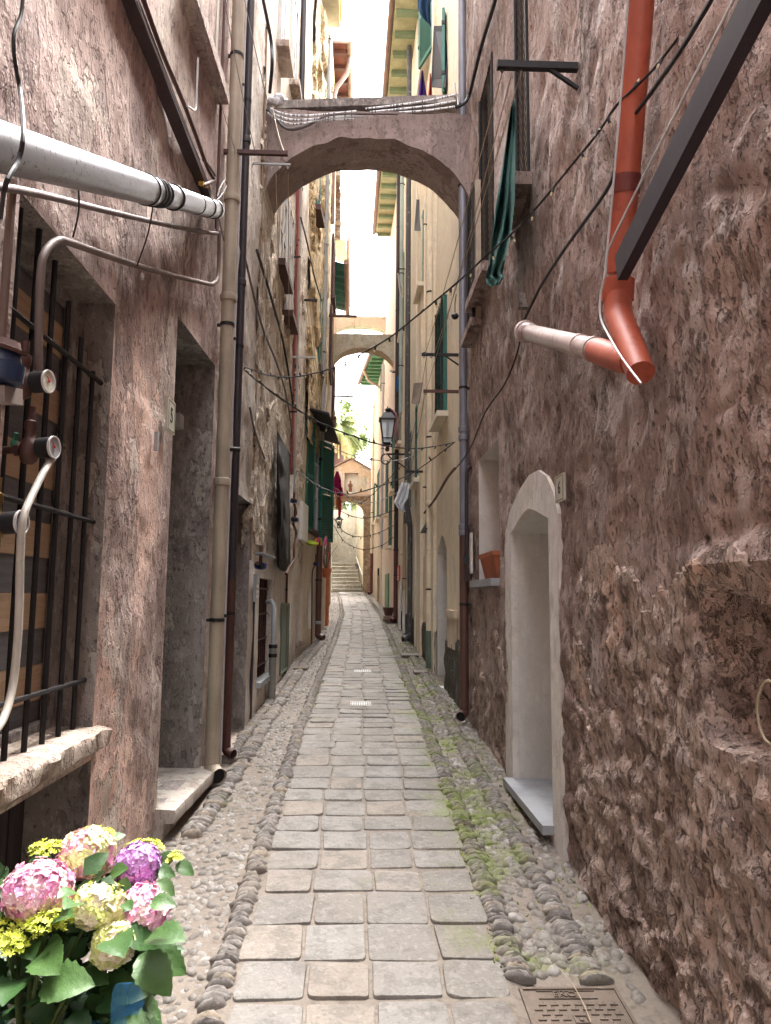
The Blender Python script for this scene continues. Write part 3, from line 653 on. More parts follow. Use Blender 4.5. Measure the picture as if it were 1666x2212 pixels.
m.box((-3, a, zt), (-.60, b, zt+.12)); m.build('eave', paint('pale_painted_soffit', (.52, .48, .34), .7), Cc, label='broad pale painted eave'); m = MB(); m.box((-3, a, zt+.125), (-.57, b+.02, zt+.2)); ed = m.build('roof', paint('yellow_fascia', (.7, .45, .08), .7), Cc)
m = MB()
for k in range(20):
    y = a+.05+k*(b-a)/20; m.tube([(-.56, y, zt+.26), (-1.6, y, zt+.62)], .07, 8)
m.build('roof_tiles', M_tiles, ed)

# ---- LEFT D : three farther houses, each with its own eave
D1 = thing('house', 'pale house with dark red boarded eave and cream wall, beyond the ochre stone house', 'house', (-.95, 19, 1))
facade(D1, -1, 15.51, 19.5, 14.4, M_leftD, [], lambda y: .3, lambda z: .3, off=.03)
m = MB(); m.box((-3, 15.7, 14.42), (-.52, 19.4, 14.5)); e = m.build('eave', M_soffit, D1)
for k in range(7): y = 15.9+k*.5; m = MB(); m.box((-1.2, y, 14.32), (-.53, y+.09, 14.418)); m.build('rafter', M_rust, e)
m = MB(); m.tube([(-.45, 15.65, 14.45), (-.47, 19.45, 14.42)], .075, 10); m.build('gutter', M_copper, e)
m = MB(); m.box((-2, 15.62, 14.40), (-.41, 15.68, 14.85)); m.build('gable_board', paint('mauve_fascia_board', (.34, .24, .25), .6), e)
m = MB(); m.tube([(-.47, 16.1, 14.4), (-.47, 16.1, 14.2), (-.52, 16.1, 13.95), (-.75, 16.1, 13.6), (-.80, 16.1, 13.4), (-.80, 16.1, 10.2)], .055, 10); m.build('downpipe', M_copper, D1)
D2 = thing('house', 'narrow house with ragged stained roof edge, left side beyond the second shutters', 'house', (-1, 22, 1.2))
facade(D2, -1, 19.51, 23.3, 13.4, M_orange, [], lambda y: .3, lambda z: .3, off=-.02)
V = []; ny = 40
for i in range(ny+1):
    Y = 19.45+3.8*i/ny; xe = -.76-.09*(i/ny)+noise.noise(Vector((Y*3, 0, 5)))*.05+noise.noise(Vector((Y*11, 0, 5)))*.03
    V += [(-2.5, Y, 13.42), (xe, Y, 13.42), (xe, Y, 13.56), (-2.5, Y, 13.6)]
mk('eave', V, [(i*4+j, i*4+(j+1) % 4, (i+1)*4+(j+1) % 4, (i+1)*4+j) for i in range(ny) for j in range(4)]+[(0, 1, 2, 3)], plaster('stained_soffit', (.14, .08, .05), (.3, .24, .18), (.4, .36, .3), (.05, .03, .03), .5, .56, .5, .02, .5, 60), D2)
D3 = thing('house', 'far pale house with lime painted eave near the end of the lane, left side', 'house', (-1.1, 28, 1.5))
facade(D3, -1, 23.31, 31.3, 13.5, M_leftD, [], lambda y: .4, lambda z: .4, off=.04)
m = MB(); m.box((-2.5, 23.4, 13.5), (-.68, 29.0, 13.6)); e = m.build('eave', M_limesoff, D3); m = MB(); m.tube([(-.60, 23.4, 13.55), (-.66, 29, 13.5)], .07, 10); m.build('gutter', M_copper, e)
for (X0, xa, xb, yb, ht) in ((D1, 707, 712, 800, 1.6), (D1, 712, 716, 640, 1.6), (D1, 713, 716, 900, 1.4), (D2, 717, 719, 900, 1.5)):
    ya, ye = LY(xa, yb), LY(xb, yb)
    window(X0, -1, ya, min(ye, ya+.9), LZ(xa, yb), LZ(xa, yb)+ht, M_rust, .06, .07, M_rust, M_glass, 1, .05, .14)

# ---- RIGHT A : brown mauve house beside the camera
E = thing('house', 'dark brown mauve house with crumbling rubble base and arched doorway number 6, right foreground', 'house', (1.1, 3, .1))
rdY0, rdY1 = RY(1200, 1450), RY(1114, 1450); rZ0 = R_(1180, 1755).z; rZ1 = RZ(1166, 1087); rsp = RZ(1112, 1152)
pY0, pY1 = RY(1079, 1150), RY(1035, 1150); pZ0, pZ1 = RZ(1057, 1253), RZ(1058, 968)
nY1, nZ0, nZ1 = RY(1530, 1450), RZ(1600, 1640), RZ(1580, 1268)
def dispE(Y, z):
    p = Vector((7, Y, z)); d = fb(p, .9, 4)*.035+fb(p, 5, 3)*.010; g_ = gz(Y)
    k = max(0, min(1, (1.55-(z-g_)+fb(p, 1.5, 3)*.5)/.7)) if Y < 4.1 else max(0, min(1, (.8-(z-g_)+fb(p, 1.5, 3)*.4)/.5))*.7
    if Y < 3.0: k = max(k, max(0, min(1, (2.6-Y)/.6)) * max(0, min(1, (3.6-z)/.8))*.9)
    if k > 0:
        q = Vector((3, Y*6.5, z*8.5)); q += Vector((0, noise.noise(q*.7), noise.noise(q*.7+Vector((9, 0, 0)))))*.7
        v = noise.voronoi(q)[0]; d += k*(min(.35, v[1]-v[0])*.05+ridge(p, 6.5, 5)*.013-.012)
    d += -.012*max(0, noise.noise(p*14))-.035*max(0, fb(Vector((1, Y*3.2, z*1.6)), 2, 4)-.10)+ridge(p, 4, 4)*.004
    if Y < nY1+.25 and nZ0-.3 < z < nZ1+.3:
        e_ = fb(p+Vector((3, 0, 0)), 3.2, 4)*.09; t_ = min(nY1-Y, z-nZ0, nZ1-z)+e_; d -= .26*max(0, min(1, t_/.06)); d += .05*max(0, 1-abs(z-nZ1-.07)/.09)*max(0, min(1, (nY1+.12-Y)/.1))
    o_ = opsE_door; dd_ = math.hypot(max(0, o_[0]-Y, Y-o_[1]), max(0, z-o_[2])); return d*min(1, max(0, (dd_-.05)/.16)) if dd_ < .25 else d
opsE_door = (rdY0, rdY1, rZ1)
opsE = [dict(y0=rdY0, y1=rdY1, z0=rZ0, z1=rZ1, d=.46, arch=rZ1-rsp, pw=1.35, m=M_recess, rn='door_reveal'),
        dict(y0=pY0, y1=pY1, z0=pZ0, z1=pZ1, d=.4, m=M_recess, rn='window_reveal'),
        dict(y0=-9, y1=-8, z0=nZ0, z1=nZ1, d=.35)]
ug = []
for (xn, xf, yb) in ((1146, 1113, 425), (1069, 1036, 612)):
    ug.append((RY(xn, yb-60), RY(xf, yb-60), RZ((xn+xf)/2, yb)))
for (a, b, z) in ug: opsE.append(dict(y0=a, y1=b, z0=z, z1=z+2.0, d=.2))
facade(E, 1, -16, 7.45, 10.5, M_rightA, opsE, lambda y: .022 if 2.0 < y < 4.2 else .045 if 1.2 < y else .3 if y > -1 else 2, lambda z: .024 if z < 2.9 else .05 if z < 5 else .12 if z < 8 else .4, dispE)
# crumbling rubble base as relief skin (stones showing where the plaster has gone)
def skinE(y0, y1, top, seed, stp):
    ys = axis(y0, y1, [], lambda y: stp); zs = axis(-.1, top+.5, [], lambda z: stp); V = []; ok = []
    for Y in ys:
        for z in zs:
            p = Vector((7, Y, z)); q = Vector((seed, Y, z)); e_ = min(Y-y0, y1-Y)
            m_ = (top-(z-gz(Y)))*1.1+fb(q, 1.6, 5)*.9-.15; m_ = min(m_, e_*6+.05*fb(q, 6, 3))
            o = min(math.hypot(max(0, a['y0']-Y, Y-a['y1']), max(0, a['z0']-z, z-a['z1'])) for a in opsE[:3])
            dd_ = math.hypot(max(0, rdY0-Y, Y-rdY1), max(0, z-rZ1))
            if o < .02 or dd_ < .135: m_ = -1
            ok.append(m_); V.append(wp(1, Y, z, dispE(Y, z)*min(1, o/.07)+(.010 if m_ > 0 else -.02)+fb(q, 7, 3)*.008))
    nz = len(zs); Fs = [(i*nz+j, i*nz+j+1, (i+1)*nz+j+1, (i+1)*nz+j) for i in range(len(ys)-1) for j in range(nz-1) if max(ok[k] for k in (i*nz+j, i*nz+j+1, (i+1)*nz+j+1, (i+1)*nz+j)) > -.05]
    return mk('exposed_rubble', V, Fs, M_rightAr, E, np.full(len(V), .5), angle=.45)
skinE(1.3, 3.82, 1.35, 3, .02); skinE(5.0, 7.2, .85, 5, .035)
# doorway 6: white surround, recess, marble sill
out = [(1100, 1705), (1098, 1400), (1098, 1150), (1108, 1105), (1128, 1060), (1150, 1026), (1170, 1016), (1188, 1028), (1204, 1064), (1213, 1110), (1218, 1400), (1226, 1852)]
def inn(k):
    t = [0, 0, 0, .1, .25, .42, .55, .68, .85, 1, 1, 1][k]; Y = rdY1+(rdY0-rdY1)*t
    z = [rZ0, (rZ0+rsp)/2, rsp, None, None, None, None, None, None, rsp, (rZ0+rsp)/2, rZ0][k]
    return (Y, arch_hi(opsE[0], Y) if z is None else z)
V = []; Fs = []
for k, (x, y) in enumerate(out):
    o = R_(x, y); i_ = inn(k); z_o = o.z if 0 < k < 11 else gz(o.y)-.05
    if k in (0, 11): i_ = (i_[0], gz(i_[0])-.05)
    ym_ = (rdY0+rdY1)/2; i_ = (i_[0]+(.006 if i_[0] < ym_ else -.006), i_[1]-(.006 if 2 < k < 9 else 0)); V += [wp(1, o.y, z_o, -.01), wp(1, o.y, z_o, .022), wp(1, i_[0], i_[1], .026), wp(1, i_[0], i_[1], -.02)]
for k in range(len(out)-1):
    for j in range(3): Fs.append((k*4+j, k*4+j+1, (k+1)*4+j+1, (k+1)*4+j))
so_ = mk('door_surround', V, Fs, M_surr, E, np.full(len(V), .5), angle=.5)
d = MB(); slab_on(d, 1, rdY0, rdY1, rZ0, rZ1+.05, -.47, -.45); dr = d.build('door', M_recess, E, label='flat grey door at the back of doorway 6')
d = MB(); slab_on(d, 1, rdY0+.3, rdY0+.42, RZ(1190, 1370), RZ(1190, 1345), -.45, -.42); d.build('letter_box', M_surr, dr)
d = MB(); slab_on(d, 1, rdY0-.01, rdY1+.03, rZ0-.045, rZ0+.005, -.46, .09); d.build('doorstep', M_slate, E, label='grey marble threshold of doorway 6')
d = MB(); slab_on(d, 1, rdY0+.02, rdY1+.06, -.1, rZ0-.05, -.1, .035); d.build('riser', M_rightAr, E)
d = MB(); slab_on(d, 1, pY0, pY1, pZ0, pZ1+.03, -.41, -.39); wo = d.build('window', M_recess, E, label='deep empty window niche with slate sill'); s = MB(); slab_on(s, 1, pY0-.01, pY1+.08, pZ0-.055, pZ0+.005, -.4, .075); s.build('sill', M_slate, wo)
for i, (a, b, z) in enumerate(ug):
    window(E, 1, a, b, z, z+2.0, paint('tan_window_paint', (.42, .33, .25), .5), -.05, .09, M_rightA, M_glass, 0, .045, .13, grille=.07, lab=['upper window with diagonal wire screen, beside the beam', 'upper window with wire screen behind the green cloth'][i])
window(E, 1, RY(1040, 600), RY(1023, 600), RZ(1030, 715), RZ(1030, 715)+1.4, paint('tan_window_paint', (.42, .33, .25), .5), .02, .08, M_rightA, M_glass, 0, .045, .12, grille=.07)

# ---- RIGHT B : cream house, and the ones beyond
H = thing('house', 'tall smooth cream rendered house with dark pebbledash base and small arched doorway, right side', 'house', (1, 9, .5))
a0, a1, az0, az1 = RY(965.5, 1300), RY(945.5, 1300), R_(955, 1476).z, RZ(957, 1155)
facade(H, 1, 7.5, 13.2, 13.6, M_cream, [dict(y0=a0, y1=a1, z0=az0, z1=az1, d=.28, arch=.22, pw=1.5, m=M_recess, rn='door_reveal')], lambda y: .2, lambda z: .25, lambda Y, z: fb(Vector((9, Y, z)), .8, 3)*.01, off=0)
d = MB(); slab_on(d, 1, a0, a1, az0, az1+.02, -.285, -.26); d.build('door', M_greyc, H, label='brown door in the small arched doorway'); d = MB(); slab_on(d, 1, a0, a1, az0, az0+.55, -.255, -.20); d.build('door_panel', M_greypl, H); d = MB(); slab_on(d, 1, a0-.05, a1+.1, az0-.05, az0+.004, -.27, .07); d.build('doorstep', M_marble, H)
def basecourse(P, y0, y1, h0, h1, off=.03):
    V = []; n = int((y1-y0)/.06)+1; m_ = 14
    for i in range(n+1):
        Y = y0+(y1-y0)*i/n; top = gz(Y)+h0+(h1-h0)*i/n+noise.noise(Vector((Y*3, 0, 0)))*.06
        for j in range(m_): z = gz(Y)-.1+(top-gz(Y)+.1)*j/(m_-1); V.append(wp(1, Y, z, off+fb(Vector((1, Y, z)), 8, 3)*.015+(-.05 if j == m_-1 else 0)))
    mk('base_course', V, [(i*m_+j, i*m_+j+1, (i+1)*m_+j+1, (i+1)*m_+j) for i in range(n) for j in range(m_-1)], M_base, P)
basecourse(H, 7.5, a0-.02, .72, .62); basecourse(H, a1+.02, 11.9, .62, .55)
d = MB(); slab_on(d, 1, RY(989, 1360), RY(972, 1360), RZ(980, 1400), RZ(980, 1322), .005, .035); mb_ = d.build('meter_door', paint('cream_enamel', (.60, .50, .38), .5), H); d = MB(); slab_on(d, 1, RY(990, 1330)-.03, RY(971, 1330)+.03, RZ(980, 1334), RZ(980, 1318), .005, .05); d.build('meter_door_lip', paint('cream_enamel', (.60, .50, .38), .5), mb_)
for (y0, y1) in ((10.15, 10.75), (12.0, 12.6)): d = MB(); slab_on(d, 1, y0, y1, .2, 13.4, -.02, .05); d.build('pilaster', M_cream, H)
def rwin(P, xa, xb, yt, yb, fm=M_green, sm=M_cream2, **k):
    xm = (xa+xb)/2; window(P, 1, RY(xb, (yt+yb)/2), RY(xa, (yt+yb)/2), RZ(xm, yb), RZ(xm, yt), fm, .015, k.pop('sill', .07), sm, M_glass, k.pop('bars', 2), .05, k.pop('so_', .14), **k)
rwin(H, 950, 966, 660, 905, grille=.12); rwin(H, 902, 911, 870, 1040); rwin(H, 911, 919, 475, 628); rwin(H, 918, 931, -120, 150, sill=.05)
m = MB(); m.box((.42, 9.0, 13.62), (2, 13.3, 13.75)); m.build('eave', M_limesoff, H)
I_ = thing('house', 'cream house with the long lime green eave and copper gutter, middle distance, right side', 'house', (.9, 16, 1))
facade(I_, 1, 13.21, 19.0, 12.95, M_cream2, [], lambda y: .4, lambda z: .4, off=.03)
g0, g1 = ray(850, 0), ray(808, 505); zE = 13.0
e0 = Vector((g0.x, g0.y, g0.z))*((zE-CZ)/g0.z); e1 = g1*((zE-CZ)/g1.z)
m = MB(); m.hexa([(e0.x+.06, e0.y-1, zE), (2, e0.y-1, zE), (2, e1.y, zE), (e1.x+.06, e1.y, zE), (e0.x+.06, e0.y-1, zE+.1), (2, e0.y-1, zE+.1), (2, e1.y, zE+.1), (e1.x+.06, e1.y, zE+.1)]); e = m.build('eave', M_limesoff, I_)
for k in range(19):
    m = MB(); t = k/18; Y = e0.y-.9+(e1.y-e0.y+.8)*t; xx = e0.x+(e1.x-e0.x)*t+.1; m.box((xx, Y, zE-.10), (1.3, Y+.10, zE-.002)); m.build('rafter', M_green3, e)
m = MB(); m.tube([(e0.x, e0.y-1, zE+.06), (e1.x, e1.y, zE+.02)], .065, 10); m.build('gutter', M_copper, e)
rwin(I_, 886, 892, 940, 1100); rwin(I_, 876, 880, 1070, 1190); rwin(I_, 872, 876, 560, 720, fm=M_green2); rwin(I_, 864, 870, 800, 960)
d = MB(); slab_on(d, 1, RY(875, 1250), RY(871, 1250), RZ(873, 1255), RZ(873, 1220), .035, .06)
basecourse(I_, 13.3, 18.9, .5, .3, .05)
K = thing('house', 'white and cream house with green door near the stairs, right side', 'house', (.75, 22, 1.2))
facade(K, 1, 19.01, 24.4, 12.9, M_white, [], lambda y: .4, lambda z: .4, off=.0)
rwin(K, 843, 847, 1060, 1180); rwin(K, 836, 839, 1000, 1110); rwin(K, 850, 855, 930, 1060)
d = MB(); slab_on(d, 1, RY(841, 1300), RY(834, 1300), gz(21)+.05, RZ(838, 1240), .005, .04); d.build('door', M_green2, K, label='plain green door')
O = thing('house', 'last pale house with green striped eave seen through the second arch, right side', 'house', (.5, 27, 1.5))
facade(O, 1, 24.41, 31.3, 9.75, M_leftD, [], lambda y: .4, lambda z: .4, off=.02)
P0, P1 = ray(805, 765), ray(778, 828); zE2 = 9.8; f0 = P0*((zE2-CZ)/P0.z); f1 = P1*((zE2-CZ)/P1.z)
m = MB(); m.hexa([(f0.x, f0.y, zE2), (2, f0.y, zE2), (2, f1.y, zE2), (f1.x, f1.y, zE2), (f0.x, f0.y, zE2+.1), (2, f0.y, zE2+.1), (2, f1.y, zE2+.1), (f1.x, f1.y, zE2+.1)]); e = m.build('eave', paint('sea_green_soffit', (.16, .42, .28), .7), O)
for k in range(9):
    m = MB(); t = k/8; Y = f0.y+(f1.y-f0.y-.15)*t; xx = f0.x+(f1.x-f0.x)*t+.03; m.box((xx, Y, zE2-.09), (1.0, Y+.12, zE2-.002)); m.build('rafter', M_green2, e)
m = MB(); m.tube([(f0.x-.05, f0.y, zE2+.05), (f1.x-.05, f1.y, zE2)], .07, 10); m.build('gutter', M_copper, e)
m = MB(); a = f0.lerp(f1, .5); m.tube([(a.x-.05, a.y, 9.75), (a.x+.1, a.y, 9.4), (.62, a.y, 9.1), (.64, a.y, 3)], .06, 10); m.build('downpipe', M_beigep, O)
rwin(O, 817, 821, 1020, 1120); rwin(O, 808, 811, 1050, 1130)

# ------------------------------------------------------------------ arches over the lane
def lane_arch(name, label, Yf, Yb, zt, za, zs, mat, steps=40, topj=.03, rag=.02):
    V = []; Fs = []; n = steps; xl, xr = wx(-1, Yf)-.05, wx(1, Yf)+.05; mid = (xl+xr)/2; hw = (xr-xl)/2; m = 7
    nd = 5
    for i in range(n+1):
        t = -1+2*i/n; zz = zs+(za-zs)*math.sqrt(max(0, 1-(abs(t)**2.1))); x = mid+hw*t; ztj = zt+noise.noise(Vector((x*3, Yf, 2)))*topj
        for (Y, z, s) in [(Yf, ztj, 0)]+[(Yf, ztj+(zz-ztj)*k/4, .008) for k in range(1, 4)]+[(Yf+(Yb-Yf)*k/nd, zz, rag) for k in range(nd+1)]+[(Yb, ztj, 0)]:
            q = Vector((x*5, Y*5, z*5)); V.append((x, Y+noise.noise(q)*s, z+noise.noise(q+Vector((7, 0, 0)))*s))
    m = len(V)//(n+1)
    for i in range(n):
        for j in range(m): Fs.append((i*m+j, (i+1)*m+j, (i+1)*m+(j+1) % m, i*m+(j+1) % m))
    return tag(mk(name, V, Fs, mat, None, np.full(len(V), .5), angle=.6), label, 'arch', 'arches spanning the lane')
lane_arch('buttress_arch', 'large mauve plaster arch with taped cables on top, nearest of the arches', 7.2, 7.8, 6.70, 6.41, 5.45, M_arch, 60, .03, .03)
lane_arch('buttress_arch', 'pale mossy grey arch in mid distance with the first small arch behind it', 20, 20.5, 9.0, 8.6, 7.9, M_archfar)
lane_arch('buttress_arch', 'cream arch just visible above the mossy arch, farthest of the arches', 23.6, 24.0, 10.95, 10.63, 10.3, M_leftD)

# ------------------------------------------------------------------ cables and pipes
def plane_pts(A, B, pts):
    out = []; dx, dy = B.x-A.x, B.y-A.y
    for x, y in pts:
        d = ray(x, y); den = d.x*dy-d.y*dx; t = (A.x*dy-A.y*dx)/den; out.append(Vector((t*d.x, t*d.y, CZ+t*d.z)))
    return out
def smooth(P, k=5):
    out = []
    for i in range(len(P)-1):
        p0, p1, p2, p3 = P[max(0, i-1)], P[i], P[i+1], P[min(len(P)-1, i+2)]
        for j in range(k):
            t = j/k; out.append(.5*((2*p1)+(p2-p0)*t+(2*p0-5*p1+4*p2-p3)*t*t+(3*p1-p0-3*p2+p3)*t**3))
    return out+[P[-1]]
def cable(label, pts, r, mat, cat='cable', name='cable', group=None, k=5, n=6):
    m = MB(); m.tube(smooth([Vector(p) for p in pts], k), r, n); return tag(m.build(name, mat), label, cat, group)
def sagline(a, b, s, n=12):
    a, b = Vector(a), Vector(b); return [a.lerp(b, i/n)-Vector((0, 0, s*4*(i/n)*(1-i/n))) for i in range(n+1)]
bulb_me = {}
def strlights(label, pts, r=.004, step=.12, bl=.035, bulb=True):
    P = smooth(pts, 6); root = thing('string_lights', label, 'string lights', P[0], 'fairy light strings hung across the lane')
    m = MB(); m.tube(P, r, 5); rr = random.Random(len(label)); j = [p+Vector((rr.uniform(-.008, .008),)*3)*(1.2) for p in P]; m.tube(j, r*.7, 4); m.build('cable', M_cable, root)
    acc = 0; last = P[0]; nb = 0
    for p in P[1:]:
        acc += (p-last).length; last = p
        if acc > step and nb < 40:
            acc = 0; nb += 1; d = Vector((rr.uniform(-.6, .6), rr.uniform(-.3, .3), rr.choice([-1, -1, .7]))).normalized()
            m = MB(); m.tube([p, p+d*bl*.62], bl*.15, 6); so2 = m.build('socket', M_cable, root)
            m = MB(); m.tube([p+d*bl*.60, p+d*bl*.85, p+d*bl], [bl*.12, bl*.12, bl*.04], 6); m.build('bulb', M_bulb, so2)
    return root
def vpipe(label, side, px, r, off, z1, mat, low=None, zsplit=None, collars=(), shoe=None, z0=None, cm=None, name='downpipe', group='downpipes on the house walls', wob=0):
    p = hit(side, px[0], px[1], off); zb = gz(p.y)+.02 if z0 is None else z0
    t = thing(name, label, 'downpipe', (p.x, p.y, zb), group); xm, ym = p.x, p.y
    a = zb+(r*1.6 if shoe else 0); m = MB()
    if low is not None:
        m.tube([(xm, ym, zsplit), (xm, ym, z1)], r, 14); m.build('pipe', mat, t, label='upper length in the lighter finish'); m = MB(); m.tube([(xm, ym, a), (xm, ym, zsplit)], r*1.06, 14); m.build('pipe', low, t, label='lower length in the darker finish')
    else: m.tube([(xm, ym, a), (xm, ym, z1)], r, 14); m.build('pipe', mat, t)
    for z in collars:
        m = MB(); m.lathe((xm, ym, z-.03), (0, 0, 1), [(0, r*1.02), (.005, r*1.22), (.02, r*1.25), (.04, r*1.25), (.055, r*1.2), (.06, r*1.02)], 14); m.build('collar', cm or mat, t)
    for z in np.arange(zb+1.1, z1, 2.2):
        m = MB(); m.tube([(xm, ym, z-.01), (xm, ym, z+.015)], r*1.1, 14); m.beam((xm, ym, z), (xm+side*off, ym, z), .02, .02); m.build('bracket', M_iron, t)
    if shoe:
        d = Vector(shoe).normalized(); mt = low or mat; m = MB()
        P = [Vector((xm, ym, a+.03)), Vector((xm, ym, a)), Vector((xm, ym, a-r*.4))+d*r*.5, Vector((xm, ym, a-r*.8))+d*r*1.6, Vector((xm, ym, a-r*.9))+d*r*2.4]
        m.tube(P, [r*1.12]*5, 14, cap=False); s_ = m.build('shoe', mt, t); m = MB(); e = P[-1]-d*.03; m.tube2([e, e+d*.001], [r*1.08, r*1.08], d, 14); m.build('mouth', M_dark, s_)
    return t
Zl = lambda side, x, y, off=.07: hit(side, x, y, off).z
vpipe('wide beige plastic downpipe with shoe beside doorway 5', -1, (486, 850), .050, .075, 11, M_beigep, collars=[Zl(-1, 490, y) for y in (405, 640, 1050, 1660)], shoe=(.6, -.8, 0))
vpipe('thin dark plum downpipe just behind the wide beige one', -1, (514, 850), .033, .06, 11.2, M_darkp, low=M_rust, zsplit=Zl(-1, 495, 1250), collars=[Zl(-1, 520, y) for y in (250, 600)], shoe=(.8, -.5, 0))
vpipe('salmon pink downpipe on the ochre stone house, dark above the hopper', -1, (640, 700), .042, .07, 13, M_darkp, low=M_pinkp, zsplit=Zl(-1, 643, 385), collars=[Zl(-1, 643, 385), Zl(-1, 640, 800)], z0=Zl(-1, 636, 1018))
vpipe('dark maroon pipe left of the salmon pink downpipe', -1, (634, 800), .028, .05, 8.4, paint('maroon_paint', (.22, .05, .04), .5), z0=Zl(-1, 632, 1025))
vpipe('long pale grey downpipe with maroon foot and open shoe beyond the green shutters', -1, (700, 700), .052, .085, 13, M_greypl, low=M_brownp, zsplit=Zl(-1, 696, 1172), collars=[Zl(-1, 700, y) for y in (520, 585, 1338)], shoe=(.9, -.4, 0))
vpipe('orange painted downpipe beyond the maroon foot of the grey one', -1, (708, 1250), .04, .1, Zl(-1, 708, 1115), paint('bright_orange_paint', (.60, .20, .08), .5), collars=[Zl(-1, 708, 1125)])
vpipe('tall grey metal downpipe with maroon lower part at the corner of the cream house', 1, (1001, 850), .042, .07, 12.4, M_greyp, low=M_brownp, zsplit=Zl(1, 1001, 1135), collars=[Zl(1, 1000, y) for y in (376, 392, 930, 948, 1140, 1152)], shoe=(-.5, -.85, 0))
vpipe('cream painted downpipe with dark grey foot on the cream house', 1, (928, 1250), .047, .07, 9.5, M_cream, low=M_greenbox, zsplit=Zl(1, 927, 1362), collars=[Zl(1, 926, 1090), Zl(1, 926, 1185)])
vpipe('maroon footed plum downpipe below the lantern', 1, (856, 1100), .05, .09, 12.6, M_darkp, low=paint('maroon_paint', (.13, .04, .045), .45), zsplit=Zl(1, 854, 1190), collars=[Zl(1, 855, 1190)], shoe=(-.9, -.4, 0))
vpipe('thin white downpipe with maroon foot near the stairs', 1, (804, 1100), .055, .08, 9.7, M_cream2, low=paint('maroon_paint', (.16, .04, .04), .5), zsplit=Zl(1, 803, 1196), shoe=(-.9, -.4, 0))
vpipe('pale blue grey pipe between the white house and the last pale house', 1, (826, 1000), .05, .07, 9.3, paint('pale_blue_grey', (.45, .48, .53), .45), z0=Zl(1, 825, 1185))
vpipe('pale green pipe high on the white house', 1, (868, 500), .045, .1, 12.2, paint('pale_green_grey', (.34, .42, .42), .45), z0=Zl(1, 866, 900))
vpipe('thin tan conduit down the grey beige house', -1, (551, 900), .011, .03, 7.5, paint('tan_conduit', (.30, .19, .11), .6), z0=Zl(-1, 549, 1210), name='conduit', group='thin conduits on the walls')
vpipe('thin dark conduit beside the low barred window', -1, (545, 1400), .016, .03, Zl(-1, 548, 1265), M_darkp, name='conduit', group='thin conduits on the walls')
vpipe('black conduit right of the grey green meter box', -1, (617, 1380), .016, .04, Zl(-1, 618, 1225), M_rust, name='conduit', group='thin conduits on the walls')
vpipe('white cable duct between beige and plum downpipes', -1, (503, 850), .010, .06, 11, M_whitec, name='conduit', group='thin conduits on the walls')
vpipe('thin bright pipe running over the salmon pink downpipe', -1, (642, 800), .012, .13, 8.5, M_greypl, z0=Zl(-1, 639, 1080), name='conduit', group='thin conduits on the walls')
vpipe('slim cream conduit left of the cream downpipe', 1, (917, 1000), .022, .04, 10, M_cream, z0=Zl(1, 917, 1200), name='conduit', group='thin conduits on the walls')
vpipe('slim beige pipe left of the black bent downpipe', 1, (873, 1300), .035, .08, Zl(1, 873, 1130), M_beigep, low=M_whitepl, zsplit=Zl(1, 873, 1275), name='conduit', group='thin conduits on the walls')
# black weathered pipe with an offset bend
p0 = hit(1, 881, 900, .14); p1 = hit(1, 886, 1250, .07); zb_ = gz(p1.y)+.06
t = thing('downpipe', 'weathered black downpipe with a bend halfway and an open shoe', 'downpipe', (p1.x, p1.y, zb_), 'downpipes on the house walls')
zu, zd = Zl(1, 881, 1095), Zl(1, 886, 1135)
m = MB(); m.tube(smooth([Vector((p0.x, p1.y, 12.8)), Vector((p0.x, p1.y, zu+.3)), Vector((p0.x, p1.y, zu)), Vector((p1.x-.01, p1.y, zd)), Vector((p1.x, p1.y, zd-.2)), Vector((p1.x, p1.y, zb_+.1)), Vector((p1.x, p1.y, zb_))], 4), .05, 14); m.build('pipe', M_woodp, t)
m = MB(); m.tube([(p1.x, p1.y, zb_+.1), (p1.x-.02, p1.y-.01, zb_+.04), (p1.x-.09, p1.y-.05, zb_), (p1.x-.13, p1.y-.07, zb_-.01)], .056, 14); sh_ = m.build('shoe', M_woodp, t); m = MB(); m.tube([(p1.x-.131, p1.y-.071, zb_-.01), (p1.x-.133, p1.y-.072, zb_-.01)], .05, 12); m.build('mouth', M_dark, sh_)
# grey service pipe with clamps beside the meter box
t = thing('service_pipe', 'grey service pipe with elbow and clamps in front of the meter box', 'pipe', gnd(590, 1478), 'service pipes by the walls'); q = L(590, 1400, .09); zt = L(590, 1310, .09).z; zm = L(590, 1398, .09).z; zb2 = gz(q.y)
m = MB(); m.tube([(q.x, q.y, zm), (q.x, q.y, zt), (q.x-.03, q.y+.03, zt+.05), (q.x-.09, q.y+.08, zt+.05)], .028, 12); m.build('pipe', M_greypl, t); m = MB(); m.tube([(q.x, q.y, zb2), (q.x, q.y, zm)], .040, 12); m.build('sleeve', paint('olive_grey_sleeve', (.24, .23, .20), .6), t)
for z in (zm+.01, zm-.09): m = MB(); m.tube([(q.x, q.y, z-.02), (q.x, q.y, z+.02)], .048, 12); m.build('clamp', M_iron, t)
t = thing('service_pipe', 'pale service pipe with black collar far along the right wall', 'pipe', (0, 0, 0), 'service pipes by the walls'); q = R_(817, 1270, .08); t.location = (q.x, q.y, gz(q.y)); m = MB(); m.tube([(q.x, q.y, gz(q.y)), (q.x, q.y, gz(q.y)+.9)], .045, 10); m.build('sleeve', M_beigep, t); m = MB(); m.tube([(q.x, q.y, gz(q.y)+.9), (q.x, q.y, gz(q.y)+1.15)], .03, 10); m.build('pipe', M_black, t)
bx_ = MB(); y0, y1, z0, z1 = LY(598, 1400), LY(614, 1400), LZ(606, 1446), LZ(606, 1308); slab_on(bx_, -1, y0, y1, z0, z1, .02, .05)
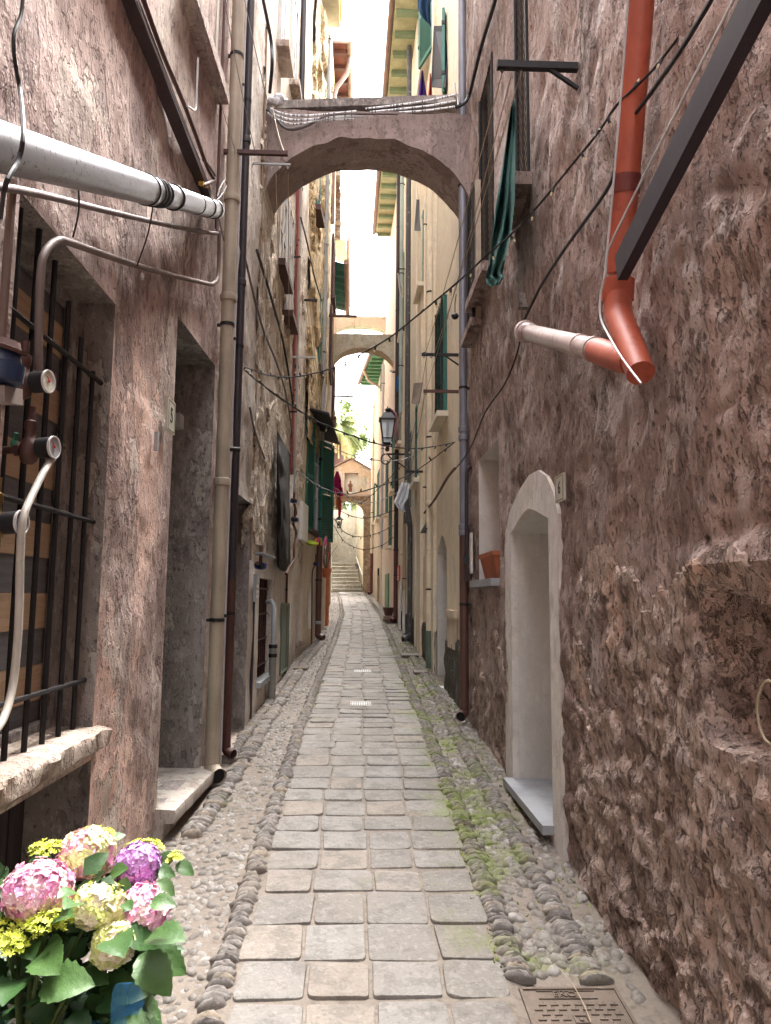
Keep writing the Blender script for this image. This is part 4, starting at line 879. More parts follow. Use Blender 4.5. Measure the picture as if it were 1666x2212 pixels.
t = thing('meter_box', 'grey green metal meter box door on the grey beige house', 'meter box', wp(-1, y0, z0)); bx_.build('cover', M_greenbox, t); m = MB(); frame_on(m, -1, y0-.03, y1+.03, z0-.03, z1+.03, .02, .06, .03); m.build('frame', M_greenbox, t)

# ---- big silver pipe and its neighbours, left foreground
a, b = hit(-1, -60, 300, .20), hit(-1, 466, 453, .09)
def along(k): return a.lerp(b, k)
t = thing('vent_pipe', 'thick scuffed silver pipe sloping along the mauve wall, with black rubber rings', 'pipe', a)
m = MB(); m.tube([along(0), along(.26), along(.50)], .064, 28); m.build('pipe', M_silver, t, label='thick near section'); m = MB(); m.tube([along(.50), along(1)], .058, 28); m.build('pipe', M_silver, t, label='slimmer far section')
dd = (b-a).normalized()
for k, rr in ((.465, .070), (.497, .070), (.52, .069), (.545, .066), (.90, .064), (.975, .064)):
    m = MB(); p = along(k); m.tube2([p-dd*.006, p-dd*.004, p+dd*.004, p+dd*.006], [rr-.005, rr, rr, rr-.005], dd, 24); m.build('rubber_ring', M_black, t)
m = MB(); p = along(1); m.tube2([p-dd*.05, p, p], [.063, .063, .055], dd, 24); m.build('collar', M_silver, t)
for k in (.62, .80): m = MB(); p = along(k); m.tube2([p-dd*.008, p+dd*.008], [.0665 if k < .7 else .0605]*2, dd, 24); m.build('clip', M_iron, t)
pp = [hit(-1, x, y, o) for x, y, o in ((-40, 398, .06), (80, 418, .05), (240, 458, .05), (380, 490, .05), (462, 504, .05), (470, 495, .05), (472, 440, .05))]
cable('grey conduit just under the silver pipe, running straight across the mauve wall', pp, .013, paint('grey_brown_conduit', (.22, .17, .165), .6), 'conduit', 'conduit', 'thin conduits on the walls', 3, 10)
pp = [hit(-1, x, y, .05) for x, y in ((83, 800), (84, 700), (88, 590), (98, 545), (125, 520), (160, 527), (300, 575), (440, 611), (462, 612), (472, 590), (474, 500))]
cable('lowest conduit on the mauve wall, bending down beside the barred window', pp, .014, paint('brown_grey_conduit', (.20, .15, .135), .6), 'conduit', 'conduit', 'thin conduits on the walls', 4, 10)
m = MB(); p = hit(-1, 28, 390, .04); q = hit(-1, 14, 1250, .04); m.tube([p, (p.x, p.y, q.z)], .014, 8); tag(m.build('conduit', paint('brown_strip', (.17, .11, .09), .7)), 'vertical brown conduit at the left edge of the photo', 'conduit', 'thin conduits on the walls')
cable('black cable looping down across the silver pipe', [hit(-1, x, y, .3 if 200 < y < 420 else .12) for x, y in ((52, -40), (46, 30), (30, 75), (32, 130), (44, 200), (50, 280), (42, 340), (12, 400), (2, 470))], .006, M_cable)
for (x, y, x2, y2) in ((170, 405, 158, 512), (333, 430, 296, 575)):
    cable('thin black tie wire hanging from the silver pipe, %s' % ('nearer one' if x < 200 else 'farther one, with a white tag'), [hit(-1, x, y, .17), hit(-1, (x+x2)/2+6, (y+y2)/2, .12), hit(-1, x2, y2, .07)], .0035, M_cable, 'wire', 'tie_wire')
m = MB(); p = hit(-1, 307, 597, .06); m.ell(p, .008, .018, .018); tag(m.build('tag', M_whitepl), 'small white tag dangling from the tie wire', 'tag')
cable('long rusty conduit running down under the upper window ledge', [hit(-1, x, y, .07) for x, y in ((288, -60), (310, 0), (355, 125), (400, 230), (440, 340), (452, 370), (462, 385))], .013, M_rust, 'conduit', 'conduit', 'thin conduits on the walls', 2, 8)
cable('pair of thin pale wires beside the ledge', [hit(-1, x, y, .13) for x, y in ((286, -30), (320, 70), (360, 170), (400, 270), (432, 345))], .004, M_greyc)
cable('slim white tube hooked on the wall below the upper window', [hit(-1, x, y, .10) for x, y in ((428, 125), (426, 180), (423, 235), (410, 232), (404, 228))], .006, M_whitec, 'tube', 'tube')
t = thing('gas_fitting', 'rusty gas fitting with yellow tap beside the beige downpipe', 'valve', hit(-1, 440, 400, .05)); m = MB(); m.tube(smooth([hit(-1, x, y, .07) for x, y in ((440, 345), (455, 365), (465, 385), (452, 395), (440, 400))], 4), .012, 8); m.build('pipe', M_rust, t); m = MB(); m.beam(hit(-1, 434, 396, .06), hit(-1, 446, 402, .06), .03, .025); m.build('tap', paint('yellow_tap', (.55, .30, .03), .5), t)
cable('twisted pale wire loop by the end of the silver pipe', [hit(-1, x, y, .08) for x, y in ((470, 425), (476, 405), (486, 390), (489, 402), (476, 425), (466, 440), (475, 480), (484, 520), (480, 500))], .006, M_greyc, 'wire', 'wire')
vpipe('brown conduit between ledge end and silver pipe', -1, (470, 420), .011, .03, 8, M_rust, z0=Zl(-1, 473, 480), name='conduit', group='thin conduits on the walls')
m = MB(); p = hit(-1, 470, 962, .02); q = hit(-1, 497, 965, .02); m.tube([wp(-1, p.y+.1, p.z, 0), wp(-1, p.y+.1, p.z-.01, .17)], .018, 10); tag(m.build('pipe_stub', M_iron), 'short black pipe stub poking from the wall beside the beige downpipe', 'pipe')

# gauges
def gauge(label, px, off, body, taps):
    c = hit(-1, px[0], px[1], off); ax = Vector((.97, -.12, .05)).normalized(); t = thing('gas_regulator', label, 'gas regulator', c, 'gas regulators in front of the barred window')
    m = MB(); m.lathe(c-ax*.055, ax, [(0, .028), (.004, .034), (.05, .034), (.055, .036)], 24); cs = m.build('gauge_case', M_black, t)
    m = MB(); m.lathe(c-ax*.001, ax, [(0, .0335), (.002, .0335)], 24); m.build('dial', M_plate if px[1] < 900 else paint('grey_dial', (.33, .33, .35), .3), cs)
    m = MB(); V = []; n = 24; u = Vector((0, 0, 1)); w_ = ax.cross(u).normalized()
    for (r1, h) in ((.033, 0), (.0335, .004), (.037, .004), (.037, -.004)):
        for k in range(n): an = 2*pi*k/n; V.append(c+ax*h+(u*cos(an)+w_*sin(an))*r1)
    m.add(V, [(j*n+k, j*n+(k+1) % n, (j+1)*n+(k+1) % n, (j+1)*n+k) for j in range(3) for k in range(n)]); m.build('bezel', M_whitepl, cs)
    m = MB(); m.beam(c+ax*.003, c+ax*.003+(u*.6+w_*.6)*.022, .003, .001); m.tube2([c+ax*.001, c+ax*.005], [.004, .004], ax, 8); m.build('needle', M_red, cs)
    b0 = c-ax*.085; m = MB(); m.lathe(b0+Vector((0, 0, -.05)), (0, 0, 1), [(0, .014), (.01, .026), (.03, .030), (.06, .030), (.075, .024), (.09, .016), (.11, .016), (.115, .02), (.14, .02), (.145, .012), (.19, .012)], 16); m.tube([b0, c-ax*.05], .012, 10); m.build('body', body, t)
    m = MB(); m.tube([b0, b0-ax*.09], .013, 10); m.tube([b0-ax*.03, b0-ax*.05], .021, 6); m.build('union_nut', M_brass if taps else M_rust, t)
    return t, b0
g1, _ = gauge('regulator with white faced gauge, uppermost of the three by the bars', (105, 824), .14, M_rust, 0)
g2, q2 = gauge('regulator with grey faced gauge and green tap, middle of the three', (117, 966), .14, M_rust, 0)
g3, _ = gauge('brass regulator with gauge, lowest of the three', (47, 1128), .14, M_brass, 1)
m = MB(); m.ell(q2+Vector((-.05, .0, .015)), .012, .012, .022); m.beam(q2+Vector((-.05, 0, .02)), q2+Vector((-.04, -.01, .05)), .01, .012); m.build('tap', paint('green_tap', (.02, .16, .09), .4), g2)
t = thing('gas_regulator', 'round dark blue regulator can cut by the left edge of the photo', 'gas regulator', hit(-1, 10, 790, .18), 'gas regulators in front of the barred window')
p = hit(-1, 8, 790, .18); m = MB(); m.lathe(p-Vector((0, 0, .05)), (0, 0, 1), [(0, .02), (.004, .05), (.05, .055), (.055, .045), (.085, .04), (.09, .015)], 20); m.build('can', paint('blue_black_enamel', (.02, .035, .08), .35), t); m = MB(); m.lathe(p+Vector((0, 0, .045)), (.3, -.1, 1), [(0, .058), (.01, .06), (.012, .04), (.03, .03)], 20); m.build('lid', M_rust, t)
m = MB(); m.beam(hit(-1, -10, 850, .17), hit(-1, 30, 858, .17), .05, .045); tag(m.build('junction_box', paint('grey_tan_box', (.28, .23, .21), .6)), 'small grey tan box tilted below the blue regulator can', 'box')
cable('cream rubber hose hanging from the middle regulator past the window sill', [hit(-1, x, y, o) for x, y, o in ((118, 985, .12), (100, 1010, .13), (72, 1065, .14), (50, 1120, .15), (44, 1200, .15), (42, 1300, .15), (37, 1400, .15), (26, 1490, .15), (4, 1560, .16), (-40, 1610, .17))], .0115, paint('cream_rubber', (.42, .38, .33), .5), 'hose', 'hose', None, 5, 10)

# house number plates
def text_mesh(body, size, depth, M, name, mat, parent):
    cu = bpy.data.curves.new(name, 'FONT'); cu.body = body; cu.size = size; cu.extrude = depth; cu.align_x = 'CENTER'; cu.align_y = 'CENTER'; cu.resolution_u = 4
    ob = bpy.data.objects.new(name+'_c', cu); col.objects.link(ob); dg = bpy.context.evaluated_depsgraph_get(); me = bpy.data.meshes.new_from_object(ob.evaluated_get(dg)); bpy.data.objects.remove(ob)
    V = [M @ v.co for v in me.vertices]; Fs = [tuple(p.vertices) for p in me.polygons]; bpy.data.meshes.remove(me)
    return mk(name, V, Fs, mat, parent, smooth=False)
def facing(side, p, flip=1):     # local x runs along the wall so that text reads from the alley, local y up
    xd = Vector((0, 1, 0)) if side < 0 else Vector((0, -1, 0)); nrm = Vector((-side, 0, 0)); up = Vector((0, 0, 1))
    return Matrix(((xd.x, up.x, nrm.x, p.x), (xd.y, up.y, nrm.y, p.y), (xd.z, up.z, nrm.z, p.z), (0, 0, 0, 1)))
def plate(label, side, xa, xb, ya, yb, num, off):
    c = hit(side, (xa+xb)/2, (ya+yb)/2, off); y0, y1 = sorted((hit(side, xa, (ya+yb)/2).y, hit(side, xb, (ya+yb)/2).y)); h = abs(hit(side, (xa+xb)/2, ya).z-hit(side, (xa+xb)/2, yb).z)/2
    t = thing('house_number', label, 'number plate', c); m = MB(); slab_on(m, side, y0, y1, c.z-h, c.z+h, off-.012, off); m.build('plate', M_plate, t)
    m = MB(); w_ = (y1-y0); frame_on(m, side, y0+w_*.09, y1-w_*.09, c.z-h*.9, c.z+h*.9, off, off+.0012, .0028); m.build('border', M_letter, t)
    cc = Vector((wx(side, (y0+y1)/2)-side*(off+.001), (y0+y1)/2, c.z)); text_mesh(num, h*1.35, .001, facing(side, cc), 'number', M_letter, t); return t
plate('ivory number plate reading 5 on the pillar beside the door', -1, 344, 361, 846, 918, '5', .05)
plate('ivory number plate reading 6 beside the white pointed doorway', 1, 1216, 1236, 1016, 1074, '6', .045)
m = MB(); q = L(338, 950, .04); slab_on(m, -1, q.y-.01, q.y+.012, L(338, 985).z, L(338, 945).z, .03, .05); tag(m.build('metal_strip', M_greypl), 'narrow metal strip on the pillar under the number 5', 'metal strip')
m = MB(); y0, y1 = LY(536, 1290), LY(541, 1290); slab_on(m, -1, y0, y1, LZ(538, 1300), LZ(538, 1240), .05, .075); t = thing('doorbell_panel', 'narrow metal doorbell strip right of the plum door recess', 'doorbell', wp(-1, y0, LZ(538, 1300))); m.build('panel', M_greypl, t)
for k in range(3): m = MB(); z = LZ(538, 1292)+k*.05; slab_on(m, -1, y0+.02, y1-.02, z, z+.03, .075, .08); m.build('button', M_whitepl, t)

# ---- right foreground pipes
P = [hit(1, 1392, -90, .075), hit(1, 1338, 590, .085)]
t = thing('soil_pipe', 'thick orange red drain pipe with elbow at the upper right, near the camera', 'pipe', P[1])
m = MB(); m.tube(P, .050, 24); m.build('pipe', M_orangep, t)
e = [hit(1, x, y, o) for x, y, o in ((1336, 604, .09), (1334, 650, .09), (1336, 678, .10), (1352, 722, .11), (1372, 770, .12), (1384, 800, .12))]
m = MB(); m.tube([e[0], hit(1, 1334, 668, .095), hit(1, 1339, 690, .10), hit(1, 1384, 806, .12)], [.056, .056, .055, .050], 24); m.build('elbow', M_orangep, t); m = MB(); m.tube(smooth(e[:2], 3), .064, 24); m.build('socket', M_orangep, t)
mdl = hit(1, 1338, 395, .08); m = MB(); dz = (P[0]-P[1]).normalized(); q = P[1].lerp(P[0], .30); m.tube2([q-dz*.04, q+dz*.03], [.0535, .0535], dz, 24); m.build('collar', paint('dark_red_band', (.16, .03, .025), .5), t)
e2 = [hit(1, x, y, o) for x, y, o in ((1368, 782, .12), (1325, 770, .12), (1290, 757, .12))]; m = MB(); m.tube(e2, [.052, .054, .054], 24); m.build('branch', M_orangep, t)
e3 = [hit(1, 1296, 758, .12), hit(1, 1134, 716, .12)]; t = thing('waste_pipe', 'dirty tan plastic pipe with collared open end joining the orange pipe', 'pipe', e3[0]); m = MB(); m.tube([e3[0].lerp(e3[1], -.03), e3[1]], .050, 24); m.build('pipe', M_tanp, t); d3 = (e3[1]-e3[0]).normalized()
m = MB(); q = e3[1]; m.tube2([q-d3*.16, q-d3*.15, q-d3*.05, q-d3*.045, q, q], [.051, .058, .058, .068, .068, .055], d3, 24); m.build('collar', M_tanp, t)
for k in (.06, .2): m = MB(); q = e3[0].lerp(e3[1], k); m.tube2([q-d3*.02, q+d3*.02], [.055, .055], d3, 24); m.build('joint', M_tanp, t)
s0, s1 = hit(1, 1342, 580, .12), hit(1, 1672, -70, .14)
t = thing('cable_channel', 'dark plum metal channel sloping up to the top right corner', 'channel', s0); m = MB(); m.beam(s0, s1, .04, .108, up=(0, .4, 1)); m.build('channel', paint('dark_plum_channel', (.030, .020, .028), .7, 0, .4, (.06, .05, .06)), t)
cable('white cable clipped along the sloping dark pipe and orange elbow', [hit(1, x, y, .19) for x, y in ((1610, -50), (1583, 3), (1480, 205), (1390, 382), (1330, 505), (1313, 545), (1306, 600), (1297, 640), (1298, 688), (1318, 730), (1345, 775), (1385, 828))], .0042, M_whitec, k=4)
cable('white cable running straight up beside the orange pipe', [hit(1, x, y, .14) for x, y in ((1360, -40), (1342, 200), (1325, 400), (1311, 545), (1305, 605))], .0045, M_whitec, k=3)
cable('black cable rising from a small hole in the mauve wall to the upper right', [hit(1, x, y, .08) for x, y in ((1134, 688), (1150, 655), (1170, 615), (1215, 545), (1262, 480), (1322, 390), (1338, 300), (1400, 210), (1470, 110), (1560, -40))], .008, M_cable, k=4)
m = MB(); q = R_(1131, 655, .01); slab_on(m, 1, q.y-.03, q.y+.03, R_(1131, 672).z, R_(1131, 640).z, -.05, .045); tag(m.build('wall_box', M_jamb), 'tiny framed hole in the wall above the tan pipe', 'wall box')
cable('thin black cable hanging down past the tan pipe to the grey downpipe', [R_(1128, 700, .06), R_(1118, 760, .06), R_(1090, 830, .08), R_(1048, 891, .12), R_(1015, 971, .12), R_(983, 1014, .12)], .006, M_cable, k=4)
cable('rusty bundle of wires sagging along the cream house', [R_(x, y, .08) for x, y in ((983, 1012), (968, 1030), (955, 1052), (940, 1078), (925, 1098), (917, 1108))], .016, M_rust, k=4)
cable('curl of wire at the right edge in the niche', [hit(1, x, y, .03) for x, y in ((1700, 1500), (1660, 1470), (1640, 1500), (1638, 1550), (1655, 1600), (1700, 1620))], .004, M_tanc, 'wire', 'wire')
m = MB(); y0 = RY(1022, 1200); zz = [Zl(1, 1020, y, .05) for y in (1255, 1000)]; m.tube([wp(1, y0, zz[0], .06), wp(1, y0, zz[1]-.05, .06), wp(1, y0+.0, zz[1], .05), wp(1, y0+.03, zz[1]+.02, 0)], .018, 10)
t = thing('service_pipe', 'dark pipe with valve beside the planter window', 'pipe', wp(1, y0, zz[0]), 'service pipes by the walls'); m.build('pipe', M_darkp, t); m = MB(); m.beam(wp(1, y0, Zl(1, 1020, 1215), .06), wp(1, y0, Zl(1, 1020, 1195), .06), .06, .05); m.build('valve', M_black, t); m = MB(); slab_on(m, 1, y0-.12, y0-.03, Zl(1, 1028, 1235), Zl(1, 1028, 1140), .02, .04); m.build('back_plate', M_surr, t)
# terracotta planter
Ya, Yb, zp = pY0+.03, pY0+.72, pZ0+.006; V = []; F0 = .02
t = thing('planter', 'terracotta planter box tilted on the slate window sill', 'planter', wp(1, (Ya+Yb)/2, zp, -.1)); m = MB()
def ringp(y0, y1, xa, xb, z): return [wp(1, y0, z, xa), wp(1, y1, z, xa), wp(1, y1, z, xb), wp(1, y0, z, xb)]
m.hexa([*ringp(Ya+.07, Yb-.07, -.16, -.0, zp), *ringp(Ya+.01, Yb-.01, -.2, .04, zp+.20)]); m.build('tub', M_terra, t); m = MB(); m.hexa([*ringp(Ya, Yb, -.21, .05, zp+.185), *ringp(Ya-.003, Yb+.003, -.213, .053, zp+.22)]); m.build('rim', M_terra, t)

# ---- brackets and laundry arms
def arm(label, side, xw, yw, xe, th, mat=M_iron, strut=True, cords=0, h=None, name='laundry_arm'):
    p = hit(side, xw, yw); d = ray(xe, yw); X = d.x*p.y/d.y; e = Vector((X, p.y, p.z)); t = thing(name, label, 'laundry arm', p, 'laundry arms on the walls')
    m = MB(); m.beam(p, e, th, h or th); m.build('bar', mat, t)
    if strut: m = MB(); q = p.lerp(e, .4); m.beam(q, Vector((p.x, p.y, p.z-abs(q.x-p.x)*.7)), th*.5, th*.5); m.build('strut', mat, t)
    for k in range(cords): m = MB(); q = p.lerp(e, 1-.06-.2*k); m.tube([q+Vector((-.012, 0, -.02)), q+Vector((0, 0, -.045)), q+Vector((.012, 0, -.02))], .005, 6); m.build('hook', mat, t)
    return p, e
aR = arm('heavy dark steel arm with strut in front of the upper grille window', 1, 1248, 146, 1074, .035, M_iron, True, 2, .038)
aL = arm('rusty angle iron arm left of the large arch', -1, 482, 328, 622, .032, M_rust, False, 0)
aL2 = arm('thin pale arm just under the rusty angle iron', -1, 540, 353, 628, .016, M_greypl, False, 3)
a3 = arm('black steel arm with strut on the cream house, upper of the two', 1, 991, 767, 911, .03, M_iron, True, 2)
a4 = arm('rusty steel arm on the cream house under the black one', 1, 991, 846, 915, .03, M_rust, False, 1)
a5 = arm('short black arm below the lantern bracket', 1, 920, 1019, 876, .035, M_black, False, 1)
a6 = arm('white arm across the salmon pink pipe', -1, 626, 771, 682, .025, M_whitepl, False, 1)
a7 = arm('dark arm under the upper green shutter', -1, 652, 648, 686, .03, M_iron, False, 1)
a8 = arm('rusty arm beyond the pale grey downpipe, beside the mossy arch', -1, 708, 682, 771, .05, M_rust, False, 2)
a9 = arm('thin rusty arm above the palm', -1, 717, 856, 764, .04, M_rust, False, 0)
for i, (s_, xw, y, xe) in enumerate(((1, 878, 581, 858), (1, 866, 802, 842), (1, 862, 805, 846), (1, 905, 655, 895), (-1, 713, 1057, 724))):
    arm(['thin arm high on the lime eaved house', 'thin arm beside the plum downpipe', 'thin farther arm beside the plum downpipe', 'tiny arm under the dark awning', 'small arm holding the crimson laundry'][i], s_, xw, y, xe, .022, M_iron, False, 0)
def cords(label, pa, pb, n=1, sp=.05, r=.0035, mat=M_tanc, sag=.05):
    m = MB(); 
    for k in range(n): o = Vector((sp*k, 0, 0)); m.tube(sagline(Vector(pa)+o, Vector(pb)+o*.8, sag, 8), r, 5)
    return tag(m.build('clothesline', mat), label, 'clothesline', 'clotheslines between the arms')
cords('tan clothesline from the heavy arm to the end of the black arm', aR[1]+Vector((.03, 0, -.03)), a3[1]+Vector((.04, 0, 0)))
cords('tan clothesline from the heavy arm to the middle of the black arm', aR[1]+Vector((.13, 0, -.03)), a3[1]+Vector((.14, 0, 0)))
cords('pale clothesline from the heavy arm down to the rusty arm', aR[1]+Vector((.08, 0, -.04)), a4[1]+Vector((.03, 0, 0)))
cords('clothesline coming from the top left over the rusty angle iron, right one', W(520, -40, 4.4), aL[1]+Vector((-.05, 0, 0)), mat=M_greypl)
cords('clothesline coming from the top left over the rusty angle iron, middle one', W(478, -40, 4.2), aL[1]+Vector((-.25, 0, 0)), mat=M_greypl)
cords('clothesline coming from the top left over the rusty angle iron, left one', W(412, -40, 3.9), aL[1]+Vector((-.4, 0, 0)), mat=M_greypl)
cords('thin wire from the large arch down to the rusty angle iron', W(590, 232, 7.1), aL[1]+Vector((-.02, 0, 0)), r=.0025)
for k, (x, y) in enumerate(((575, 800), (608, 810), (625, 760))): cords('clothesline hanging from the pale arm, %s' % ['leftmost', 'middle one', 'rightmost'][k], aL2[0].lerp(aL2[1], .35+.3*k)-Vector((0, 0, .1)), L(x, y, .12), 1, r=.004, sag=.02)
cords('clothesline from the black arm to the arm below the lantern', a3[1]+Vector((.06, 0, -.02)), a5[1], mat=M_greyc)
cords('clothesline from the rusty arm to the short black arm', a4[1]+Vector((.02, 0, -.02)), a5[1]+Vector((.08, 0, 0)), mat=M_greyc)
for k in range(4): cords('clothesline running from the dark shutter arm down to the downpipe, number %s from the left' % ['one', 'two', 'three', 'four'][k], a7[0].lerp(a7[1], .3+.2*k), L(684+5*k, 830+6*k, .2), r=.004)
for k in range(2): cords('vertical cord under the rusty arm beside the mossy arch, %s' % ['left', 'right'][k], a8[1]-Vector((.05+.5*k, 0, .03)), a8[1]-Vector((.05+.5*k, 0, 1.6)), r=.006, sag=0)
# strings of lights
A0, B0 = Vector((.93, 2.7, 0)), L(530, 800, .05)
strlights('black fairy light string sweeping from the top right corner to the beige downpipe', plane_pts(A0, B0, [(1580, -50), (1527, 0), (1414, 147), (1334, 225), (1297, 280), (1257, 330), (1134, 477), (1050, 553), (988, 610), (895, 687), (828, 738), (732, 789), (680, 806), (635, 814), (585, 812), (530, 793)]), .005, .13, .042)
strlights('fairy light string from the beige downpipe across under the lantern', plane_pts(L(530, 800, .05), R_(984, 955, .03), [(530, 800), (555, 822), (628, 874), (688, 911), (742, 934), (808, 957), (882, 969), (942, 964), (983, 955)]), .006, .17, .055)
strlights('fairy light string from the green shutters up to the cream house', plane_pts(L(642, 1017, .05), R_(980, 957, .03), [(642, 1017), (695, 1053), (745, 1067), (788, 1060), (875, 1030), (922, 1001), (980, 957)]), .007, .22, .07)
for i, (A_, B_, pts) in enumerate((((712, 1060), (868, 1006), [(718, 1062), (745, 1088), (780, 1086), (822, 1052), (868, 1006)]), ((716, 1120), (851, 1150), [(722, 1120), (745, 1150), (780, 1160), (820, 1150), (851, 1135)]), ((716, 1150), (851, 1165), [(722, 1135), (745, 1170), (785, 1187), (825, 1178), (851, 1160)]), ((716, 1100), (860, 1080), [(722, 1095), (760, 1115), (800, 1118), (860, 1100)]))):
    strlights(['far fairy light string dipping by the crimson laundry', 'fairy light string low in front of the retaining wall', 'lowest fairy light string before the stairs', 'fairy light string over the little hanging lantern'][i], plane_pts(L(A_[0]-4, A_[1], .1), R_(B_[0], B_[1], .05), pts), .008, .35, .08)
cable('pale cable spanning from the shutters to the lantern bracket', plane_pts(L(700, 950, .3), R_(897, 985, .05), [(718, 965), (745, 978), (790, 991), (850, 995), (895, 985)]), .008, M_greypl)
cable('pale cable sagging behind the white plastic bag', plane_pts(L(706, 1040, .1), R_(862, 1050, .05), [(706, 1040), (745, 1068), (780, 1085), (820, 1082), (862, 1062)]), .010, M_greypl)
# cables on the big arch
def taped(label, pts, Y, r=.010):
    P = smooth([W(x, y, Y) for x, y in pts], 8); t = thing('taped_cable', label, 'cable', P[0], 'white taped cables on the large arch'); m = MB(); m.tube(P, r*.7, 6); m.build('cable', M_greyc, t); m = MB(); rr = random.Random(int(pts[0][1])); i = 0
    m.tube([p+Vector((0, -.001, 0)) for p in P], r, 7); m.build('sleeve', N_stripe, t); return t
def stripe():
    m = N('white_taped_sleeve', .4, 0, .5); n = m.noise(1, 3, .7, 0, m.sc(60, 1, 1)); m.col(m.mix(m.ramp(n, .42, .50), (.12, .12, .14), (.85, .86, .88))); return m.m
N_stripe = stripe()
taped('topmost white taped cable on the large arch, left half', [(578, 231), (610, 245), (650, 250), (700, 247), (770, 240)], 7.16)
taped('middle white taped cable on the large arch, left half', [(578, 238), (605, 252), (640, 259), (700, 255), (790, 246)], 7.14)
taped('lowest white taped cable on the large arch, left half', [(578, 243), (600, 258), (636, 268), (700, 260), (765, 257)], 7.12)
taped('topmost white taped cable on the large arch, right half', [(790, 235), (850, 228), (920, 218), (982, 205)], 7.2)
taped('middle white taped cable on the large arch, right half', [(800, 242), (860, 236), (930, 228), (984, 218)], 7.15)
taped('lowest white taped cable on the large arch, right half', [(860, 243), (920, 239), (985, 230)], 7.13)
taped('short upright taped cable at the right end of the large arch', [(982, 180), (985, 200), (990, 222), (986, 235)], 7.12)
m = MB(); m.beam(W(578, 246, 7.35), W(990, 232, 7.35), .3, .09); tag(m.build('arch_capping', M_jamb), 'rough weathered capping along the top of the large arch', 'capping')
cable('bundle of thin grey wires drooping on the face of the large arch', [W(x, y, 7.13) for x, y in ((572, 236), (590, 245), (605, 268), (628, 281), (665, 272), (700, 252), (740, 246), (800, 246), (860, 246))], .012, M_greyc, 'wires', 'wire_bundle', None, 6)
cable('second bundle of thin wires on the large arch, looping lower', [W(x, y, 7.11) for x, y in ((580, 235), (600, 258), (625, 277), (680, 262), (720, 256), (780, 252))], .007, M_greypl, 'wires', 'wire_bundle', None, 6)
cable('black cable leaving the right end of the large arch past the grey downpipe', [W(x, y, 7.0) for x, y in ((984, 231), (995, 228), (1008, 218), (1015, 200))]+[R_(1018, 190, .05), R_(1040, 100, .05), R_(1070, 0, .05), R_(1085, -60, .05)], .018, M_cable)
cable('thick black cable from the top down to the left end of the large arch', [L(560, -40, .08), L(575, 30, .08), L(586, 90, .1), L(588, 140, .12), W(583, 200, 7.1)], .018, M_cable)
m = MB(); p = W(601, 218, 7.2); r0 = random.Random(2)
for k in range(9): m.ell(p+Vector((r0.uniform(-.07, .07), r0.uniform(-.05, .05), r0.uniform(-.02, .05))), .045, .045, .04, 8, 6)
tag(m.build('plastic_bag', cloth('white_plastic_film', (.75, .76, .78), (.6, .6, .64))), 'crumpled white plastic bag on the left end of the large arch', 'plastic bag')
cable('row of thin dark cables down the ochre wall beside the pink pipe', [L(x, y, .06) for x, y in ((555, 540), (585, 640), (612, 740), (630, 850), (636, 900))], .014, M_cable)
cable('long dark cable slanting down the grey beige wall', [L(x, y, .06) for x, y in ((530, 560), (565, 700), (600, 790), (620, 860), (632, 940))], .011, M_greyc)
cable('dark cable slanting over the ochre stone above the shutter', [L(x, y, .16) for x, y in ((650, 470), (665, 530), (680, 600), (695, 650))], .012, M_cable)
cable('black ridge cable along the rough wall behind the lights', [L(x, y, .05) for x, y in ((540, 880), (548, 920), (560, 960), (572, 990))], .010, M_greyc)
m = MB(); p = W(983, 683, 5.5); m.ell(p, .03, .03, .026, 12, 8); m.tube([p, p+Vector((0, 0, .1)), p+Vector((.01, 0, .18))], .004, 5); tag(m.build('pulley', M_black), 'small black pulley hanging below the fairy light string', 'pulley')
m = MB(); p = W(1503-1000+0, 0, 5) if False else W(802, 1191-367+0, 15)
m.ell(W(802, 825+167, 14), .04, .04, .03, 10, 6); m.tube([W(802, 992, 14), W(803, 955, 14)], .005, 5); tag(m.build('pulley', M_black), 'tiny black pulley on a cord left of the lantern', 'pulley')
# ------------------------------------------------------------------ shutters, awnings
def shutter(label, P, Q, zt, mat=M_green, group='green louvred shutters'):
    P, Q = Vector(P), Vector(Q); h = zt-P.z; d = Q-P; d.z = 0; Lg = d.length; d.normalize(); nrm = Vector((-d.y, d.x, 0)); th = .035
    t = thing('window_shutter', label, 'shutter', P, group)
    def bx(m, a0, a1, b0, b1, c0=-th/2, c1=th/2, tilt=0):
        pts = []
        for zz in (b0, b1):
            for (a, c) in ((a0, c0), (a1, c0), (a1, c1), (a0, c1)): pts.append(P+d*a+nrm*c+Vector((0, 0, zz+(tilt if c > 0 else -tilt))))
        m.hexa(pts)
    m = MB(); w = .055; bx(m, 0, w, 0, h); bx(m, Lg-w, Lg, 0, h); bx(m, w, Lg-w, 0, .07); bx(m, w, Lg-w, h-.07, h); bx(m, w, Lg-w, h*.48, h*.48+.06); f = m.build('frame', mat, t)
    m = MB(); z = .085
    while z < h-.09:
        if not (h*.47 < z < h*.48+.06): bx(m, w, Lg-w, z, z+.008, -.016, .016, -.014)
        z += .045
    m.build('louvres', mat, t)
    m = MB(); bx(m, -.01, .03, h*.2, h*.2+.05, -.024, .024); m.build('hinge', M_iron, f); m = MB(); bx(m, -.01, .03, h*.8, h*.8+.05, -.024, .024); m.build('hinge', M_iron, f); return t
def sh(label, a, Ya, b, Yb, ytop, **k):
    P = W(a[0], a[1], Ya); Q = W(b[0], b[1], Yb); return shutter(label, P, Q, W(a[0], ytop, Ya).z, **k)
sh('half open dark green shutter under the black canopy, nearer leaf', (658, 1144), 12.25, (677, 1148), 12.65, 903)
sh('half open dark green shutter under the black canopy, farther and wider leaf', (690, 1168), 13.5, (718, 1165), 13.95, 952)
